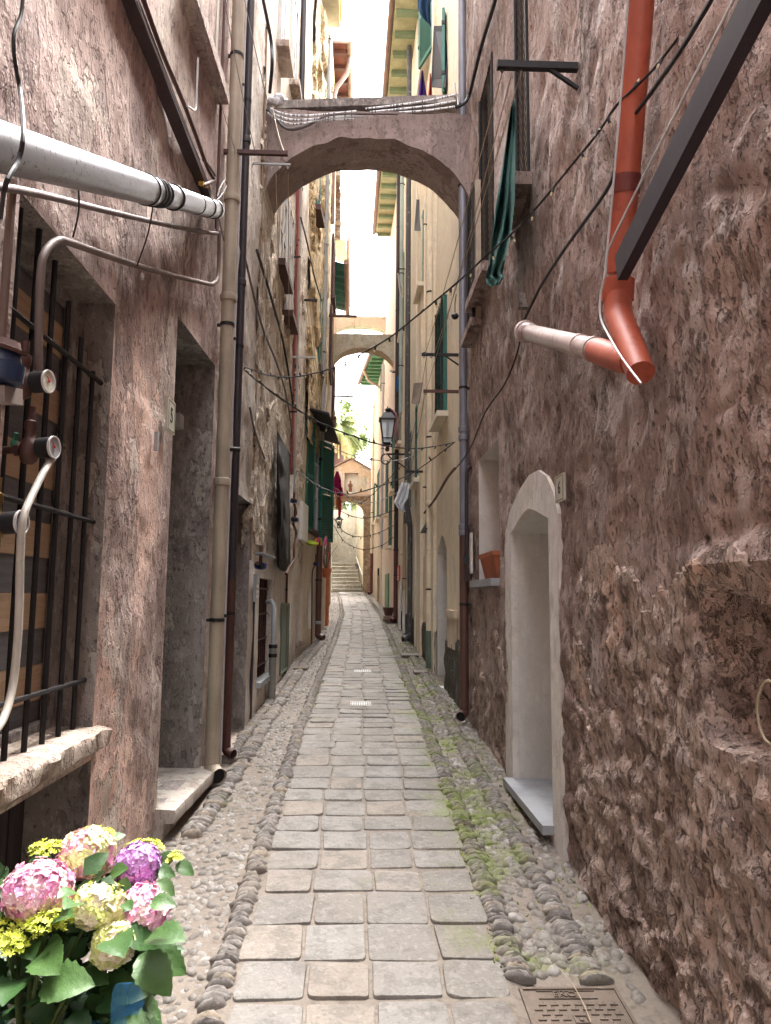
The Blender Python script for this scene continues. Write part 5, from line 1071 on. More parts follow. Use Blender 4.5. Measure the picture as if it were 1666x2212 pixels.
sh('dark green shutter swung out high on the ochre stone wall', (653, 640), 12.4, (682, 640), 12.85, 556)
sh('narrow dark green shutter below the one high on the stone wall', (680, 795), 13.3, (690, 800), 13.8, 652)
sh('second narrow green shutter ajar beside it above the elbow pipe', (689, 800), 13.9, (696, 800), 14.4, 700)
sh('dark green shutter at the top centre, open flat toward the lane', (906, 150), 10.9, (936, 165), 10.4, -60)
sh('dark green shutter seen edge on beside the black awning', (958, 197), 9.0, (966, 197), 9.35, 16)
sh('pale green shutter far off under the second arch', (822, 845), 24.0, (829, 845), 24.0, 790, mat=M_green2)
def panel(name, label, cat, pts, mat, th=.02, group=None):
    m = MB(); P = [Vector(p) for p in pts]; n = (P[1]-P[0]).cross(P[2]-P[0]).normalized(); m.prism(P, n*th); return tag(m.build(name, mat), label, cat, group)
M_canopy = paint('black_canopy_sheet', (.018, .017, .024), .6)
zc = W(704, 898, 12.2).z
panel('canopy', 'black sheet metal canopy above the green shutters', 'canopy', [(-1.0, 12.15, zc+.12), (-.60, 12.1, zc), (-.50, 14.6, zc), (-.9, 14.6, zc+.12)], M_canopy, .03)
panel('awning', 'dark tilted awning board at the top centre of the photo', 'awning', [W(937, 56, 9.4), W(974, 54, 9.1), W(962, 189, 8.9), W(931, 187, 9.5)], M_canopy, .02)
panel('awning', 'dark grey awning board high on the cream house seen under the large arch', 'awning', [W(900, 431, 12.5), W(918, 430, 12.1), W(912, 498, 12.0), W(895, 498, 12.6)], paint('slate_board', (.06, .07, .09), .6), .02)
panel('awning', 'pale underside of a small shelf above the tall grille window', 'awning', [W(894, 828, 11.8), W(912, 826, 11.4), W(905, 870, 11.3), W(889, 871, 11.9)], paint('grey_tan_board', (.28, .23, .2), .7), .02)
m = MB(); t = thing('canopy', 'green corrugated canopy with ragged edge high above the lane, left side', 'canopy', (-.7, 19.5, 10.4)); V = []; n = 60
for i in range(n+1):
    Y = 18.4+3.4*i/n; z = 10.45+.05*sin(Y*2*pi/.45)
    for x in (-1.0, -.85, -.7, -.55): V.append((x, Y, z-(x+1)*.25)); 
mk('corrugated_sheet', V, [(i*4+j, (i+1)*4+j, (i+1)*4+j+1, i*4+j+1) for i in range(n) for j in range(3)], paint('sea_green_sheet', (.03, .17, .14), .6, 0, .5, (.25, .33, .28), 6), t)
m = MB(); m.tube([(-.52, 18.3, 10.32), (-.55, 21.8, 10.3)], .07, 10); m.build('gutter', M_copper, t)
# ------------------------------------------------------------------ lantern
Yl = 14.2; c = W(837, 948, Yl); t = thing('street_lantern', 'black street lantern with frosted panes on a scrolled wall bracket', 'lantern', c); k_ = Yl/1580.
def ring4(r, z): return [Vector((c.x+sx*r, Yl+sy*r, z)) for sx, sy in ((-1, -1), (1, -1), (1, 1), (-1, 1))]
Z = lambda y: W(837, y, Yl).z
m = MB(); r0, r1 = 9*k_, 15.5*k_; z0, z1 = Z(958), Z(908)
for a_, b_ in zip(ring4(r0, z0), ring4(r1, z1)): m.beam(a_, b_, .022, .022)
for rr, zz in ((r0, z0), (r1, z1), (r0+(r1-r0)*.2, z0+(z1-z0)*.2)):
    R4 = ring4(rr, zz)
    for i in range(4): m.beam(R4[i], R4[(i+1) % 4], .02, .02)
m.build('frame', M_iron, t)
m = MB(); P0_, P1_ = ring4(r0-.005, z0), ring4(r1-.005, z1); m.hexa(P0_+P1_); mg = N('frosted_lantern_glass', .5); mg.col((.62, .66, .72)); mg.b.inputs['Transmission Weight'].default_value = .5; m.build('panes', mg.m, t)
m = MB(); m.hexa(ring4(r1+.035, z1)+ring4(r1+.035, z1+.02)); m.hexa(ring4(r1+.0, z1+.02)+ring4(9*k_, Z(893))); m.build('roof', paint('lantern_roof', (.10, .10, .115), .4), t)
m = MB(); m.lathe((c.x, Yl, Z(893)), (0, 0, 1), [(0, .06), (.02, .065), (.04, .03), (.06, .05), (.09, .05), (.11, .02), (.14, .01)], 14); m.build('finial', M_iron, t)
m = MB(); m.lathe((c.x, Yl, Z(975)), (0, 0, 1), [(0, .03), (.05, .045), (.09, .03), (.14, .07), (.16, .08)], 12); m.build('socket', M_iron, t)
m = MB(); m.tube([(c.x, Yl, z0+.06), (c.x, Yl, z1-.06)], .03, 10); m.build('bulb', M_greypl, t)
zb = Z(981); xw_ = wx(1, Yl); m = MB(); m.beam((c.x-.02, Yl, zb), (xw_, Yl, zb), .03, .035)
m.tube([Vector((c.x-.03-.09*sin(a)-.0, Yl, zb-.10+.10*cos(a))) for a in [i*pi*1.5/14 for i in range(15)]], .014, 6)
m.tube(smooth([Vector((c.x+.02, Yl, zb-.02)), Vector((c.x+.12, Yl, zb-.12)), Vector((c.x+.3, Yl, zb-.22)), Vector((xw_, Yl, zb-.42))], 5), .014, 6); m.build('bracket', M_iron, t)
# small hanging lantern
c = W(733, 1131, 19); t = thing('hanging_lantern', 'tiny black hanging lantern with red ribbon under the far laundry arm', 'lantern', c); m = MB(); r = .09
for a in range(4): an = a*pi/2+.8; m.tube([c+Vector((r*.6*cos(an), r*.6*sin(an), -.1)), c+Vector((r*cos(an), r*sin(an), .1))], .01, 5)
m.lathe(c+Vector((0, 0, .1)), (0, 0, 1), [(0, .12), (.02, .1), (.08, .03), (.12, .01)], 8); m.lathe(c+Vector((0, 0, -.12)), (0, 0, 1), [(0, .05), (.02, .06)], 8); m.build('frame', M_iron, t); m = MB(); m.ell(c, .045, .045, .07); m.build('glass', M_greypl, t)
m = MB(); m.tube([c+Vector((0, 0, .2)), c+Vector((.01, 0, .45)), c+Vector((-.01, 0, .7)), c+Vector((.02, 0, .95))], [.03, .05, .04, .06], 6); m.build('ribbon', paint('crimson_ribbon', (.5, .02, .03), .8), t)
# ------------------------------------------------------------------ laundry & cloths
def drape(name, label, cat, rows, Yd, mat, amp=.04, nf=5, group=None, n=14):
    V = []; m_ = len(rows); R2 = []
    for i in range(m_-1):
        for k in range(4): t = k/4; R2.append([rows[i][j]*(1-t)+rows[i+1][j]*t for j in range(4)])
    R2.append(list(rows[-1])); 
    for i, (xa, ya, xb, yb) in enumerate(R2):
        for j in range(n+1):
            t = j/n; Y = Yd+amp*sin(t*nf*pi+i*.25)+noise.noise(Vector((t*3, i*.3, Yd)))*amp; V.append(W(xa+(xb-xa)*t, ya+(yb-ya)*t, Y))
    Fs = [(i*(n+1)+j, i*(n+1)+j+1, (i+1)*(n+1)+j+1, (i+1)*(n+1)+j) for i in range(len(R2)-1) for j in range(n)]
    return tag(mk(name, V, Fs, mat, None, np.full(len(V), .5), angle=2), label, cat, group)
V = []; rows = [(1104, 222, 1113, 215), (1090, 330, 1113, 300), (1072, 440, 1113, 430), (1062, 520, 1105, 500), (1056, 570, 1092, 560), (1049, 600, 1086, 590), (1052, 612, 1088, 600), (1060, 622, 1078, 618)]
Vv = []; n = 16; R2 = []
for i in range(len(rows)-1):
    for k in range(5): t = k/5; R2.append([rows[i][j]*(1-t)+rows[i+1][j]*t for j in range(4)])
for i, (xa, ya, xb, yb) in enumerate(R2):
    for j in range(n+1): t = j/n; Vv.append(R_(xa+(xb-xa)*t, ya+(yb-ya)*t, .17+.016*sin(t*4.3*pi+i*.07+2*noise.noise(Vector((t, i*.1, 3))))+.04*noise.noise(Vector((t*3, i*.13, 0)))))
tag(mk('curtain', Vv, [(i*(n+1)+j, i*(n+1)+j+1, (i+1)*(n+1)+j+1, (i+1)*(n+1)+j) for i in range(len(R2)-1) for j in range(n)], cloth('teal_green_netting', (.04, .12, .115), (.07, .17, .16)), None, np.full(len(Vv), .5), angle=2), 'teal green cloth hanging in folds over the upper grille windows', 'curtain')
drape('plastic_bag', 'translucent white plastic bag blowing beside the black bent pipe', 'plastic bag', [(867, 1040, 885, 1044), (862, 1055, 884, 1056), (856, 1072, 882, 1075), (851, 1085, 874, 1090), (858, 1096, 874, 1100), (866, 1104, 877, 1106)], 12.9, cloth('white_film', (.70, .72, .76), (.58, .6, .64)), .05)
drape('towel', 'blue cloth hanging far up by the plum downpipe', 'laundry', [(858, 812, 862, 812), (856, 828, 863, 828), (858, 846, 864, 846)], 17, cloth('bright_blue_cloth', (.02, .22, .55)), .05, 3, 'laundry hung over the lane')
drape('shirt', 'crimson and magenta laundry hanging beyond the green shutters', 'laundry', [(727, 1018, 731, 1018), (719, 1040, 737, 1038), (719, 1056, 738, 1052), (720, 1064, 741, 1060), (730, 1072, 742, 1072)], 17, cloth('crimson_cloth', (.42, .015, .10), (.25, .01, .08)), .06, 5, 'laundry hung over the lane')
drape('towel', 'pink and orange cloth below the crimson laundry', 'laundry', [(727, 1074, 732, 1074), (725, 1088, 735, 1088), (727, 1098, 735, 1098)], 17.5, cloth('salmon_cloth', (.55, .14, .12), (.6, .3, .1)), .05, 3, 'laundry hung over the lane')
drape('shirt', 'mauve striped laundry hung behind the lantern', 'laundry', [(838, 884, 842, 880), (828, 900, 858, 892), (824, 915, 862, 905), (836, 925, 860, 940), (850, 930, 858, 965)], 15.6, cloth('mauve_cloth', (.42, .26, .27), (.22, .13, .15)), .08, 6, 'laundry hung over the lane')
drape('towel', 'black and blue cloth draped at the top centre', 'laundry', [(905, -40, 934, -40), (902, -5, 932, -5), (903, 20, 930, 15), (912, 38, 931, 45), (925, 50, 932, 60)], 9.9, cloth('black_blue_cloth', (.02, .025, .045), (.015, .06, .14)), .06, 4, 'laundry hung over the lane')
drape('towel', 'purple pointed cloth above the right half of the large arch', 'laundry', [(911, 152, 914, 152), (907, 180, 918, 180), (903, 208, 922, 208)], 9.6, cloth('purple_cloth', (.07, .03, .20)), .05, 4, 'laundry hung over the lane')
drape('towel', 'narrow red cloth above the right half of the large arch', 'laundry', [(929, 158, 931, 158), (927, 185, 933, 185), (925, 206, 934, 206)], 9.6, cloth('red_cloth', (.5, .05, .05)), .04, 3, 'laundry hung over the lane')
drape('towel', 'orange and red cloth high on the stone wall by the narrow shutters', 'laundry', [(677, 730, 680, 730), (678, 750, 684, 752), (681, 768, 686, 772)], 13, cloth('orange_cloth', (.65, .16, .04)), .03, 3, 'laundry hung over the lane')
drape('towel', 'faded white cloth far up on the white house', 'laundry', [(858, 590, 862, 590), (862, 625, 868, 622), (866, 640, 872, 645)], 15.5, cloth('faded_white_cloth', (.66, .64, .62)), .05, 3, 'laundry hung over the lane')
# clothes peg basket
c = W(692, 1168, 12.4); t = thing('peg_bundle', 'bundle of red and orange clothes pegs hanging below the shutters', 'clothes pegs', c); r0 = random.Random(4)
for k in range(9): m = MB(); p = c+Vector((r0.uniform(-.09, .12), 0, r0.uniform(-.03, .03))); d = Vector((r0.uniform(-.4, .4), r0.uniform(-.3, .3), 1)).normalized(); m.beam(p-d*.06, p+d*.06, .02, .02); m.build('peg', paint('peg_%d' % (k % 3), [(.65, .04, .06), (.75, .3, .04), (.5, .1, .3)][k % 3], .5), t)
m = MB(); c = W(673, 1166, 12.3); m.lathe(c-Vector((0, 0, .09)), (.2, -.3, 1), [(0, .04), (.01, .09), (.05, .12), (.055, .11), (.02, .03)], 14); tag(m.build('bowl', paint('lime_plastic', (.38, .50, .03), .4)), 'lime yellow plastic bowl hanging beside the clothes pegs', 'bowl')
# terracotta hanging pot with twigs, left far
c = W(704, 1236, 15.6); t = thing('wall_pot', 'terracotta half bowl pot with dry twigs on the left wall, before the stairs', 'flower pot', c); m = MB(); m.lathe(c-Vector((0, 0, .12)), (0, 0, 1), [(0, .04), (.06, .09), (.16, .12), (.17, .135), (.2, .135)], 14); m.build('pot', paint('orange_terracotta', (.55, .16, .07), .7), t); m = MB(); r0 = random.Random(8)
for k in range(16): d = Vector((r0.uniform(-.3, .3), r0.uniform(-.3, .3), 1)); m.tube([c, c+d*.35, c+d*r0.uniform(.5, .9)+Vector((r0.uniform(-.1, .1), 0, 0))], .006, 4)
m.build('twigs', M_greyc, t)
# valves
def valve(label, side, px, off, s=1.0):
    c = hit(side, px[0], px[1], off); t = thing('gas_valve', label, 'gas valve', c, 'blue gas valves on the walls'); m = MB(); m.lathe(c-Vector((0, 0, .05*s)), (0, 0, 1), [(0, .02*s), (.01*s, .05*s), (.05*s, .055*s), (.06*s, .03*s)], 12); m.build('body', M_blue, t)
    m = MB(); m.tube([c+Vector((-.02, -.08*s, .0)), c+Vector((0, .09*s, .0))], .018*s, 8); m.tube([c+Vector((0, 0, .0)), c+Vector((0, 0, .16*s))], .015*s, 8); m.build('union_nut', M_rust, t); m = MB(); m.lathe(c+Vector((0, -.06*s, -.02*s)), (-side, -.6, 0), [(0, .03*s), (.03*s, .03*s)], 10); m.build('gauge', M_black, t); return c
c = valve('blue gas valve with a small tilted metal shield above the low barred window', -1, (563, 1218), .12, 1.1); m = MB(); m.beam(c+Vector((-.02, -.07, .10)), c+Vector((.09, .07, .06)), .13, .012); tag(m.build('shield', M_greypl), 'small tilted metal shield over the gas valve', 'shield')
valve('blue gas valve near the top of the dark door surround', -1, (635, 1080), .10, .9); valve('second blue gas valve right below the white pipe', -1, (637, 1120), .12, 1.0); valve('blue gas valve left of the long maroon footed pipe', -1, (683, 1216), .08, 1.0)
cable('brown gas pipe falling from the blue valve beside the white niche', [L(x, y, .05) for x, y in ((680, 1222), (675, 1240), (674, 1300), (673, 1400), (672, 1412))], .014, M_rust, 'pipe', 'gas_pipe')
cable('tangled gas pipe under the netting beside the tall dark door', [L(x, y, .1) for x, y in ((636, 1090), (640, 1110), (634, 1130), (640, 1150), (636, 1180), (634, 1210), (625, 1225), (618, 1240))], .018, M_rust, 'pipe', 'gas_pipe')
# netting bundle
V = []; ny, nz = 14, 30
for i in range(ny+1):
    for j in range(nz+1):
        u, v = i/ny, j/nz; x = 599+28*u+(-3 if v < .5 else 0)*v; y = (930+50*u)*(1-v)+(1222+12*sin(u*3))*v; o = .05+.11*math.sqrt(max(0, sin(pi*min(1, u*1.05)))) * (.4+.6*math.sqrt(sin(pi*min(.999, max(.02, v)))))+noise.noise(Vector((u*5, v*9, 1)))*.02
        V.append(L(x, y, o))
tag(mk('netting', V, [(i*(nz+1)+j, (i+1)*(nz+1)+j, (i+1)*(nz+1)+j+1, i*(nz+1)+j+1) for i in range(ny) for j in range(nz)], cloth('dark_grey_netting', (.075, .07, .07), (.04, .038, .04)), None, np.full(len(V), .5), angle=2), 'dark grey plastic netting wrapped round pipes on the grey beige house', 'netting')
# white boxed door hood
m = MB(); y0, y1 = LY(641, 1140), LY(654, 1140); slab_on(m, -1, y0, y1, LZ(650, 1170), LZ(645, 1085), .0, .09); tag(m.build('door_hood', M_white), 'white plaster box above the tall dark plum door', 'door hood')
# ---- right side small signs
m = MB(); y0, y1 = RY(875, 1240), RY(871, 1240); t = thing('wall_sign', 'narrow red sign with white marks on the white door post, right side', 'sign', wp(1, y0, RZ(873, 1255))); slab_on(m, 1, y0, y1, RZ(873, 1255), RZ(873, 1222), .10, .13); m.build('panel', M_red, t)
for k in range(5): m = MB(); z = RZ(873, 1252)+k*.055; slab_on(m, 1, y0+.03, y1-.05-.02*(k % 2), z, z+.02, .13, .134); m.build('mark', M_whitepl, t)
m = MB(); slab_on(m, 1, y0, y1, gz(y0), RZ(873, 1255), .08, .11); tag(m.build('door_post', M_white), 'white door post below the red sign', 'door post')
c = R_(922, 1142, .12); t = thing('wall_lamp', 'flat grey wall lamp tilted on the cream house', 'wall lamp', c); m = MB(); P4 = [W(909, 1150, 10.4), W(925, 1135, 10.2), W(928, 1137, 10.6), W(925, 1152, 10.8)]; m.prism([W(908, 1152, 10.4), W(918, 1133, 10.4), W(925.5, 1134, 10.7), W(926, 1152, 10.7)], Vector((0, .0, .02))); m.build('shade', M_greypl, t); m = MB(); m.tube([c, R_(924, 1142, 0)], .012, 6); m.build('stem', M_iron, t)
m = MB(); q = R_(857, 1300, .06); 
for k in range(3): m.box((q.x-.35+.02*k, q.y-.0-.02*k, gz(q.y)+.05*k), (q.x+.0, q.y+.5, gz(q.y)+.05*k+.045))
tag(m.build('stone_step', M_sill), 'stack of thin stone slabs as a doorstep below the plum downpipe', 'doorstep'); c = Vector((q.x-.18, q.y+.25, gz(q.y)+.15)); m = MB(); m.lathe(c, (0, 0, 1), [(0, .09), (.16, .13), (.17, .14), (.2, .14)], 14); tag(m.build('plant_pot', M_rust), 'brown plant pot standing on the stacked stone step', 'flower pot')
# ------------------------------------------------------------------ covers set in the ground
def gmat(y): return gz(y)
t = thing('manhole_cover', 'rectangular rusty cast iron manhole cover at the lower right', 'manhole cover', (.76, 2.5, gz(2.5))); x0, x1, y0, y1 = .60, .965, 2.44, 2.885; zc_ = lambda y: gz(y)-.004
M_cast = paint('rusty_cast_iron', (.15, .115, .09), .75, .2, .6, (.08, .06, .05), 60, .001, drip=(.2, .165, .14))
m = MB()
def gbox(m, xa, ya, xb, yb, h0, h1): m.hexa([(xa, ya, zc_(ya)+h0), (xb, ya, zc_(ya)+h0), (xb, yb, zc_(yb)+h0), (xa, yb, zc_(yb)+h0), (xa, ya, zc_(ya)+h1), (xb, ya, zc_(ya)+h1), (xb, yb, zc_(yb)+h1), (xa, yb, zc_(yb)+h1)])
gbox(m, x0, y0, x1, y1, -.05, .0); m.build('plate', M_cast, t); m = MB(); w = .012
gbox(m, x0, y0, x0+w, y1, 0, .006); gbox(m, x1-w, y0, x1, y1, 0, .006); gbox(m, x0+w, y1-w, x1-w, y1, 0, .006); gbox(m, x0+w, y0, x1-w, y0+w, 0, .006); m.build('frame', M_cast, t)
m = MB(); rr_ = 0; yy = y0+.03
while yy < y1-.09:
    xx = x0+.03+(.02 if rr_ % 2 else 0)
    while xx < x1-.05:
        if not (abs(xx-.775) < .045 and abs(yy-2.70) < .04): gbox(m, xx, yy, xx+.028, yy+.008, 0, .005); gbox(m, xx+.02, yy+.008, xx+.028, yy+.018, 0, .005)
        xx += .043
    yy += .028; rr_ += 1
gbox(m, .755, 2.675, .805, 2.68, 0, .006); gbox(m, .755, 2.715, .805, 2.72, 0, .006); gbox(m, .755, 2.68, .76, 2.715, 0, .006); gbox(m, .80, 2.68, .805, 2.715, 0, .006); gbox(m, .773, 2.69, .787, 2.705, 0, .006); m.build('tread_pattern', M_cast, t)
gbox_f = MB(); gbox(gbox_f, x0+.06, 2.815, x1-.09, 2.818, 0, .005); gbox(gbox_f, x0+.06, 2.862, x1-.09, 2.865, 0, .005); gbox_f.build('name_border', M_cast, t)
def ground_text(s, size, x, y, mat, parent, h=.004, up=.002):
    Mx = Matrix(((1, 0, 0, x), (0, cos(atan(G)), -G, y), (0, G, 1, gz(y)+h), (0, 0, 0, 1))); return text_mesh(s, size, up, Mx, 'lettering', mat, parent)
ground_text('EKO', .045, .76, 2.84, M_cast, t, .0)
def cover(label, xa, xb, yt, yb, mat, marks=True, wht=False):
    a, b, c_ = gnd(xa, yb), gnd(xb, yb), gnd(xb, yt); t = thing('service_cover', label, 'service cover', a, 'small service covers in the paving'); m = MB(); h = .016
    m.hexa([(a.x, a.y, gz(a.y)-.02), (b.x, a.y, gz(a.y)-.02), (b.x, c_.y, gz(c_.y)-.02), (a.x, c_.y, gz(c_.y)-.02), (a.x, a.y, gz(a.y)+h), (b.x, a.y, gz(a.y)+h), (b.x, c_.y, gz(c_.y)+h), (a.x, c_.y, gz(c_.y)+h)]); m.build('plate', mat, t)
    if marks:
        m = MB(); n = 9
        for r_ in range(2):
            for k in range(n): xa_ = a.x+(b.x-a.x)*(k+.25)/n; ya_ = a.y+(c_.y-a.y)*(.2+.4*r_); m.box((xa_, ya_, gz(ya_)+h), (xa_+(b.x-a.x)/n*.5, ya_+(c_.y-a.y)*.2, gz(ya_)+h+.004))
        m.build('raised_marks', M_greyc if wht else M_greypl, t)
cover('whitish patterned service cover in the middle of the slab paving', 757, 802, 1519, 1527, paint('worn_white_iron', (.55, .54, .52), .5, 0, .5, (.25, .24, .23), 60), True, True)
cover('whitish oblong cover farther up the slab paving', 765, 802, 1449, 1453.5, paint('worn_white_iron', (.55, .54, .52), .5, 0, .5, (.25, .24, .23), 60), True, True)
cover('brown iron cover in the left pebble strip', 633, 665, 1440, 1446, M_cast, False); cover('flat iron cover in the right pebble strip near the cream downpipe', 895, 925, 1449, 1455, M_cast, True); cover('long thin drain cover on the right before the black bent pipe', 868, 905, 1413, 1418, M_cast, True)
cable('dry straw lying across the manhole cover', [Vector((.78, 2.99, gz(2.99)+.01)), Vector((.80, 2.88, gz(2.88)+.014)), Vector((.805, 2.76, gz(2.76)+.014)), Vector((.80, 2.66, gz(2.66)+.012))], .0016, M_tanc, 'straw', 'straw')
# ------------------------------------------------------------------ end of the lane: gate, stairs, wall
GY = 31.4; t = thing('shrine_gate', 'orange plastered gateway with gabled niche above its arch, at the end of the lane', 'gate', (-.5, GY, gz(GY)))
gx0, gx1 = -1.5, .45; ox0, ox1 = -1.45, .04; zA, zS = 5.75, 5.15; zT = 7.15; zP = 7.55; V = []; Fs = []
def gq(P): n = len(V); V.extend(P); Fs.append(tuple(range(n, n+len(P))))
nx = 24
for i in range(nx):
    ta, tb = i/nx, (i+1)/nx; xa, xb = ox0+(ox1-ox0)*ta, ox0+(ox1-ox0)*tb; za = zS+(zA-zS)*math.sqrt(max(0, 1-(2*ta-1)**2)); zb = zS+(zA-zS)*math.sqrt(max(0, 1-(2*tb-1)**2))
    gq([(xa, GY, za), (xb, GY, zb), (xb, GY, 5.9), (xa, GY, 5.9)]); gq([(xa, GY, za), (xa, GY+.6, za), (xb, GY+.6, zb), (xb, GY, zb)]); gq([(xb, GY+.6, zb), (xa, GY+.6, za), (xa, GY+.6, 5.9), (xb, GY+.6, 5.9)])
for (a_, b_) in ((gx0, ox0), (ox1, gx1)): gq([(a_, GY, 1.6), (b_, GY, 1.6), (b_, GY, 5.9), (a_, GY, 5.9)])
gq([(ox1, GY, 1.6), (ox1, GY+.6, 1.6), (ox1, GY+.6, zS), (ox1, GY, zS)])
mk('archway', V, Fs, rubble('gate_rubble', (.42, .30, .2), (.34, .2, .12), (.42, .34, .26), (.12, .09, .07), 5, .04, 30, 1, .9), t, np.full(len(V), .5))
mx = -.53; m = MB(); nich = (-.82, -.22, 6.05, 6.95)
poly = [(gx0, 5.9), (gx1-.05, 5.9), (gx1-.05, 7.05), (mx, zP), (gx0, 7.05)]
m2 = MB()
for (xa, xb, za, zb) in ((gx0, nich[0], 5.9, 7.05), (nich[1], gx1-.05, 5.9, 7.05), (nich[0], nich[1], 5.9, nich[2]), (nich[0], nich[1], nich[3], 7.05)): m2.box((xa, GY, za), (xb, GY+.5, zb))
m2.prism([(gx0, GY, 7.05), (gx1-.05, GY, 7.05), (mx, GY, zP)], (0, .5, 0)); m2.build('gable_wall', plaster('gate_orange_plaster', (.55, .36, .22), (.50, .38, .27), (.48, .48, .48), (.3, .26, .24), .5, .53, .4, .01, .4, 70), t)
m = MB(); m.box((nich[0], GY+.3, nich[2]), (nich[1], GY+.45, nich[3])); m.build('niche', M_white, t); m = MB()
for xx in (-1.06, .02): m.box((xx-.09, GY-.03, 6.15), (xx+.09, GY-.002, 6.85))
m.build('stone_panel', M_archfar, t)
m = MB(); m.box((-1.2, GY-.12, 5.93), (.3, GY-.003, 6.0)); m.build('ledge', M_sill, t)
m = MB(); m.prism([(gx0-.1, GY-.1, 7.02), (gx0-.1, GY-.1, 7.08), (mx, GY-.1, zP+.09), (gx1, GY-.1, 7.08), (gx1, GY-.1, 7.02), (mx, GY-.1, zP+.02)], (0, .7, 0)); m.build('roof', M_copper, t)
c = Vector((-.56, GY+.05, 6.055)); t = thing('statue', 'small brown statue of a robed figure standing in the white niche', 'statue', c); m = MB(); m.lathe(c+Vector((0, 0, .05)), (0, 0, 1), [(0, .07), (.05, .075), (.2, .06), (.32, .075), (.37, .07), (.40, .03), (.42, .025), (.44, .04), (.48, .042), (.51, .02), (.52, .005)], 14)
m.tube([c+Vector((-.07, -.0, .40)), c+Vector((-.085, -.05, .30)), c+Vector((-.02, -.085, .28))], [.025, .022, .018], 8); m.tube([c+Vector((.07, 0, .40)), c+Vector((.085, -.05, .31)), c+Vector((.03, -.09, .33))], [.025, .022, .018], 8); m.ell(c+Vector((.03, -.08, .37)), .03, .03, .05); m.build('figure', paint('brown_statue_paint', (.22, .10, .06), .6), t); m = MB(); m.box((c.x-.1, c.y-.1, c.z-.055), (c.x+.1, c.y+.1, c.z+.05)); m.build('plinth', M_white, t)
M_stepst = plaster('worn_grey_steps', (.36, .34, .30), (.28, .27, .23), (.42, .4, .36), (.14, .13, .1), .55, .6, .5, .01, .4, 90)
t = thing('staircase', 'flight of worn grey stone steps climbing through the gateway', 'stairs', (-.6, 31.6, gz(31.4))); z = gz(31.4)-.02
for k in range(8):
    y0 = 31.55+k*.34; xr = .02-.05*k; m = MB(); h = .173; n = 24
    V = []
    for i in range(n+1):
        x = -1.55+(xr+1.55)*i/n; j = noise.noise(Vector((x*4, k, 0)))*.012
        V += [(x, y0+j+.02, z-.1), (x, y0+j, z+h-.05), (x, y0+j-.02, z+h-.045), (x, y0+j-.02, z+h-.01), (x, y0+j, z+h), (x, y0+.40, z+h+.004)]
    Fs = [(i*6+j, (i+1)*6+j, (i+1)*6+j+1, i*6+j+1) for i in range(n) for j in range(5)]+[tuple(range(n*6, n*6+6)), (5, 4, 3, 2, 1, 0)]
    mk('step', V, Fs, M_stepst, t, np.full(len(V), .4), angle=.5); z += h
topz = z
t = thing('handrail', 'thin white metal handrail beside the stairs', 'handrail', (.05, 31.8, 2)); m = MB(); m.tube([W(783.5, 1273-0, 31.3)+Vector((0, 0, .6)), W(777, 1225, 32.4), W(770, 1203, 34.5), W(770, 1175, 34.6), W(772, 1160, 34.6)], .022, 6); m.build('rail', M_whitepl, t)
m = MB(); m.hexa([(.04, 32, 1.5), (.6, 32, 1.5), (.4, 36, 1.5), (-.30, 36, 1.5), (.02, 32, 6.8), (.6, 32, 6.8), (.4, 36, 6.8), (-.32, 36, 6.8)]); tag(m.build('flanking_wall', plaster('sunny_rough_plaster', (.62, .52, .36), (.55, .45, .3), (.66, .6, .46), (.35, .28, .2), .55, .62, .5, .05, .5, 80)), 'rough pale wall flanking the stairs on the right', 'wall')
m = MB(); m.hexa([(-1.9, 32, 1.5), (-1.5, 32, 1.5), (-1.5, 36, 1.5), (-1.9, 36, 1.5), (-1.9, 32, 5.6), (-1.5, 32, 5.6), (-1.5, 36, 5.6), (-1.9, 36, 5.6)]); tag(m.build('flanking_wall', M_archfar), 'mossy wall flanking the stairs on the left, mostly hidden', 'wall')
m = MB(); m.box((-4, 36, topz-.1), (3, 36.4, 5.85)); tag(m.build('retaining_wall', plaster('pale_retaining_plaster', (.52, .49, .42), (.45, .43, .38), (.58, .56, .5), (.28, .27, .22), .52, .6, .7, .03, .5, 84)), 'tall pale grey retaining wall at the top of the stairs', 'wall')
m = MB(); m.box((-4, 34.0, topz-.2), (3, 36, topz-.02)); m.build('path', M_mortar, kind='structure', origin=False)
t = thing('fence', 'green wire mesh fence on top of the retaining wall', 'fence', (-.6, 36.1, 5.85)); m = MB()
for k in range(34):
    x = -2.2+k*.09; m.tube([(x, 36.1, 5.85), (x+.6, 36.1, 6.6)], .006, 4, False); m.tube([(x+.6, 36.1, 5.85), (x, 36.1, 6.6)], .006, 4, False)
m.build('wire_mesh', paint('olive_wire', (.18, .24, .08), .6), t)
for x in (-1.9, -.6, .6): m = MB(); m.tube([(x, 36.12, 5.85), (x, 36.12, 6.65)], .025, 8); m.build('post', M_green2, t)
V = []; ny = 30
m = MB(); 
for i in range(26):
    zz = 1.6+i*.3; xo = noise.noise(Vector((0, 0, zz*2)))*.05; m.box((.33+xo, 31.45, zz), (1.2, 32.0, zz+.31))
tag(m.build('wall_stub', M_leftCr), 'tall ragged ochre stone wall end rising beside the gateway', 'wall')
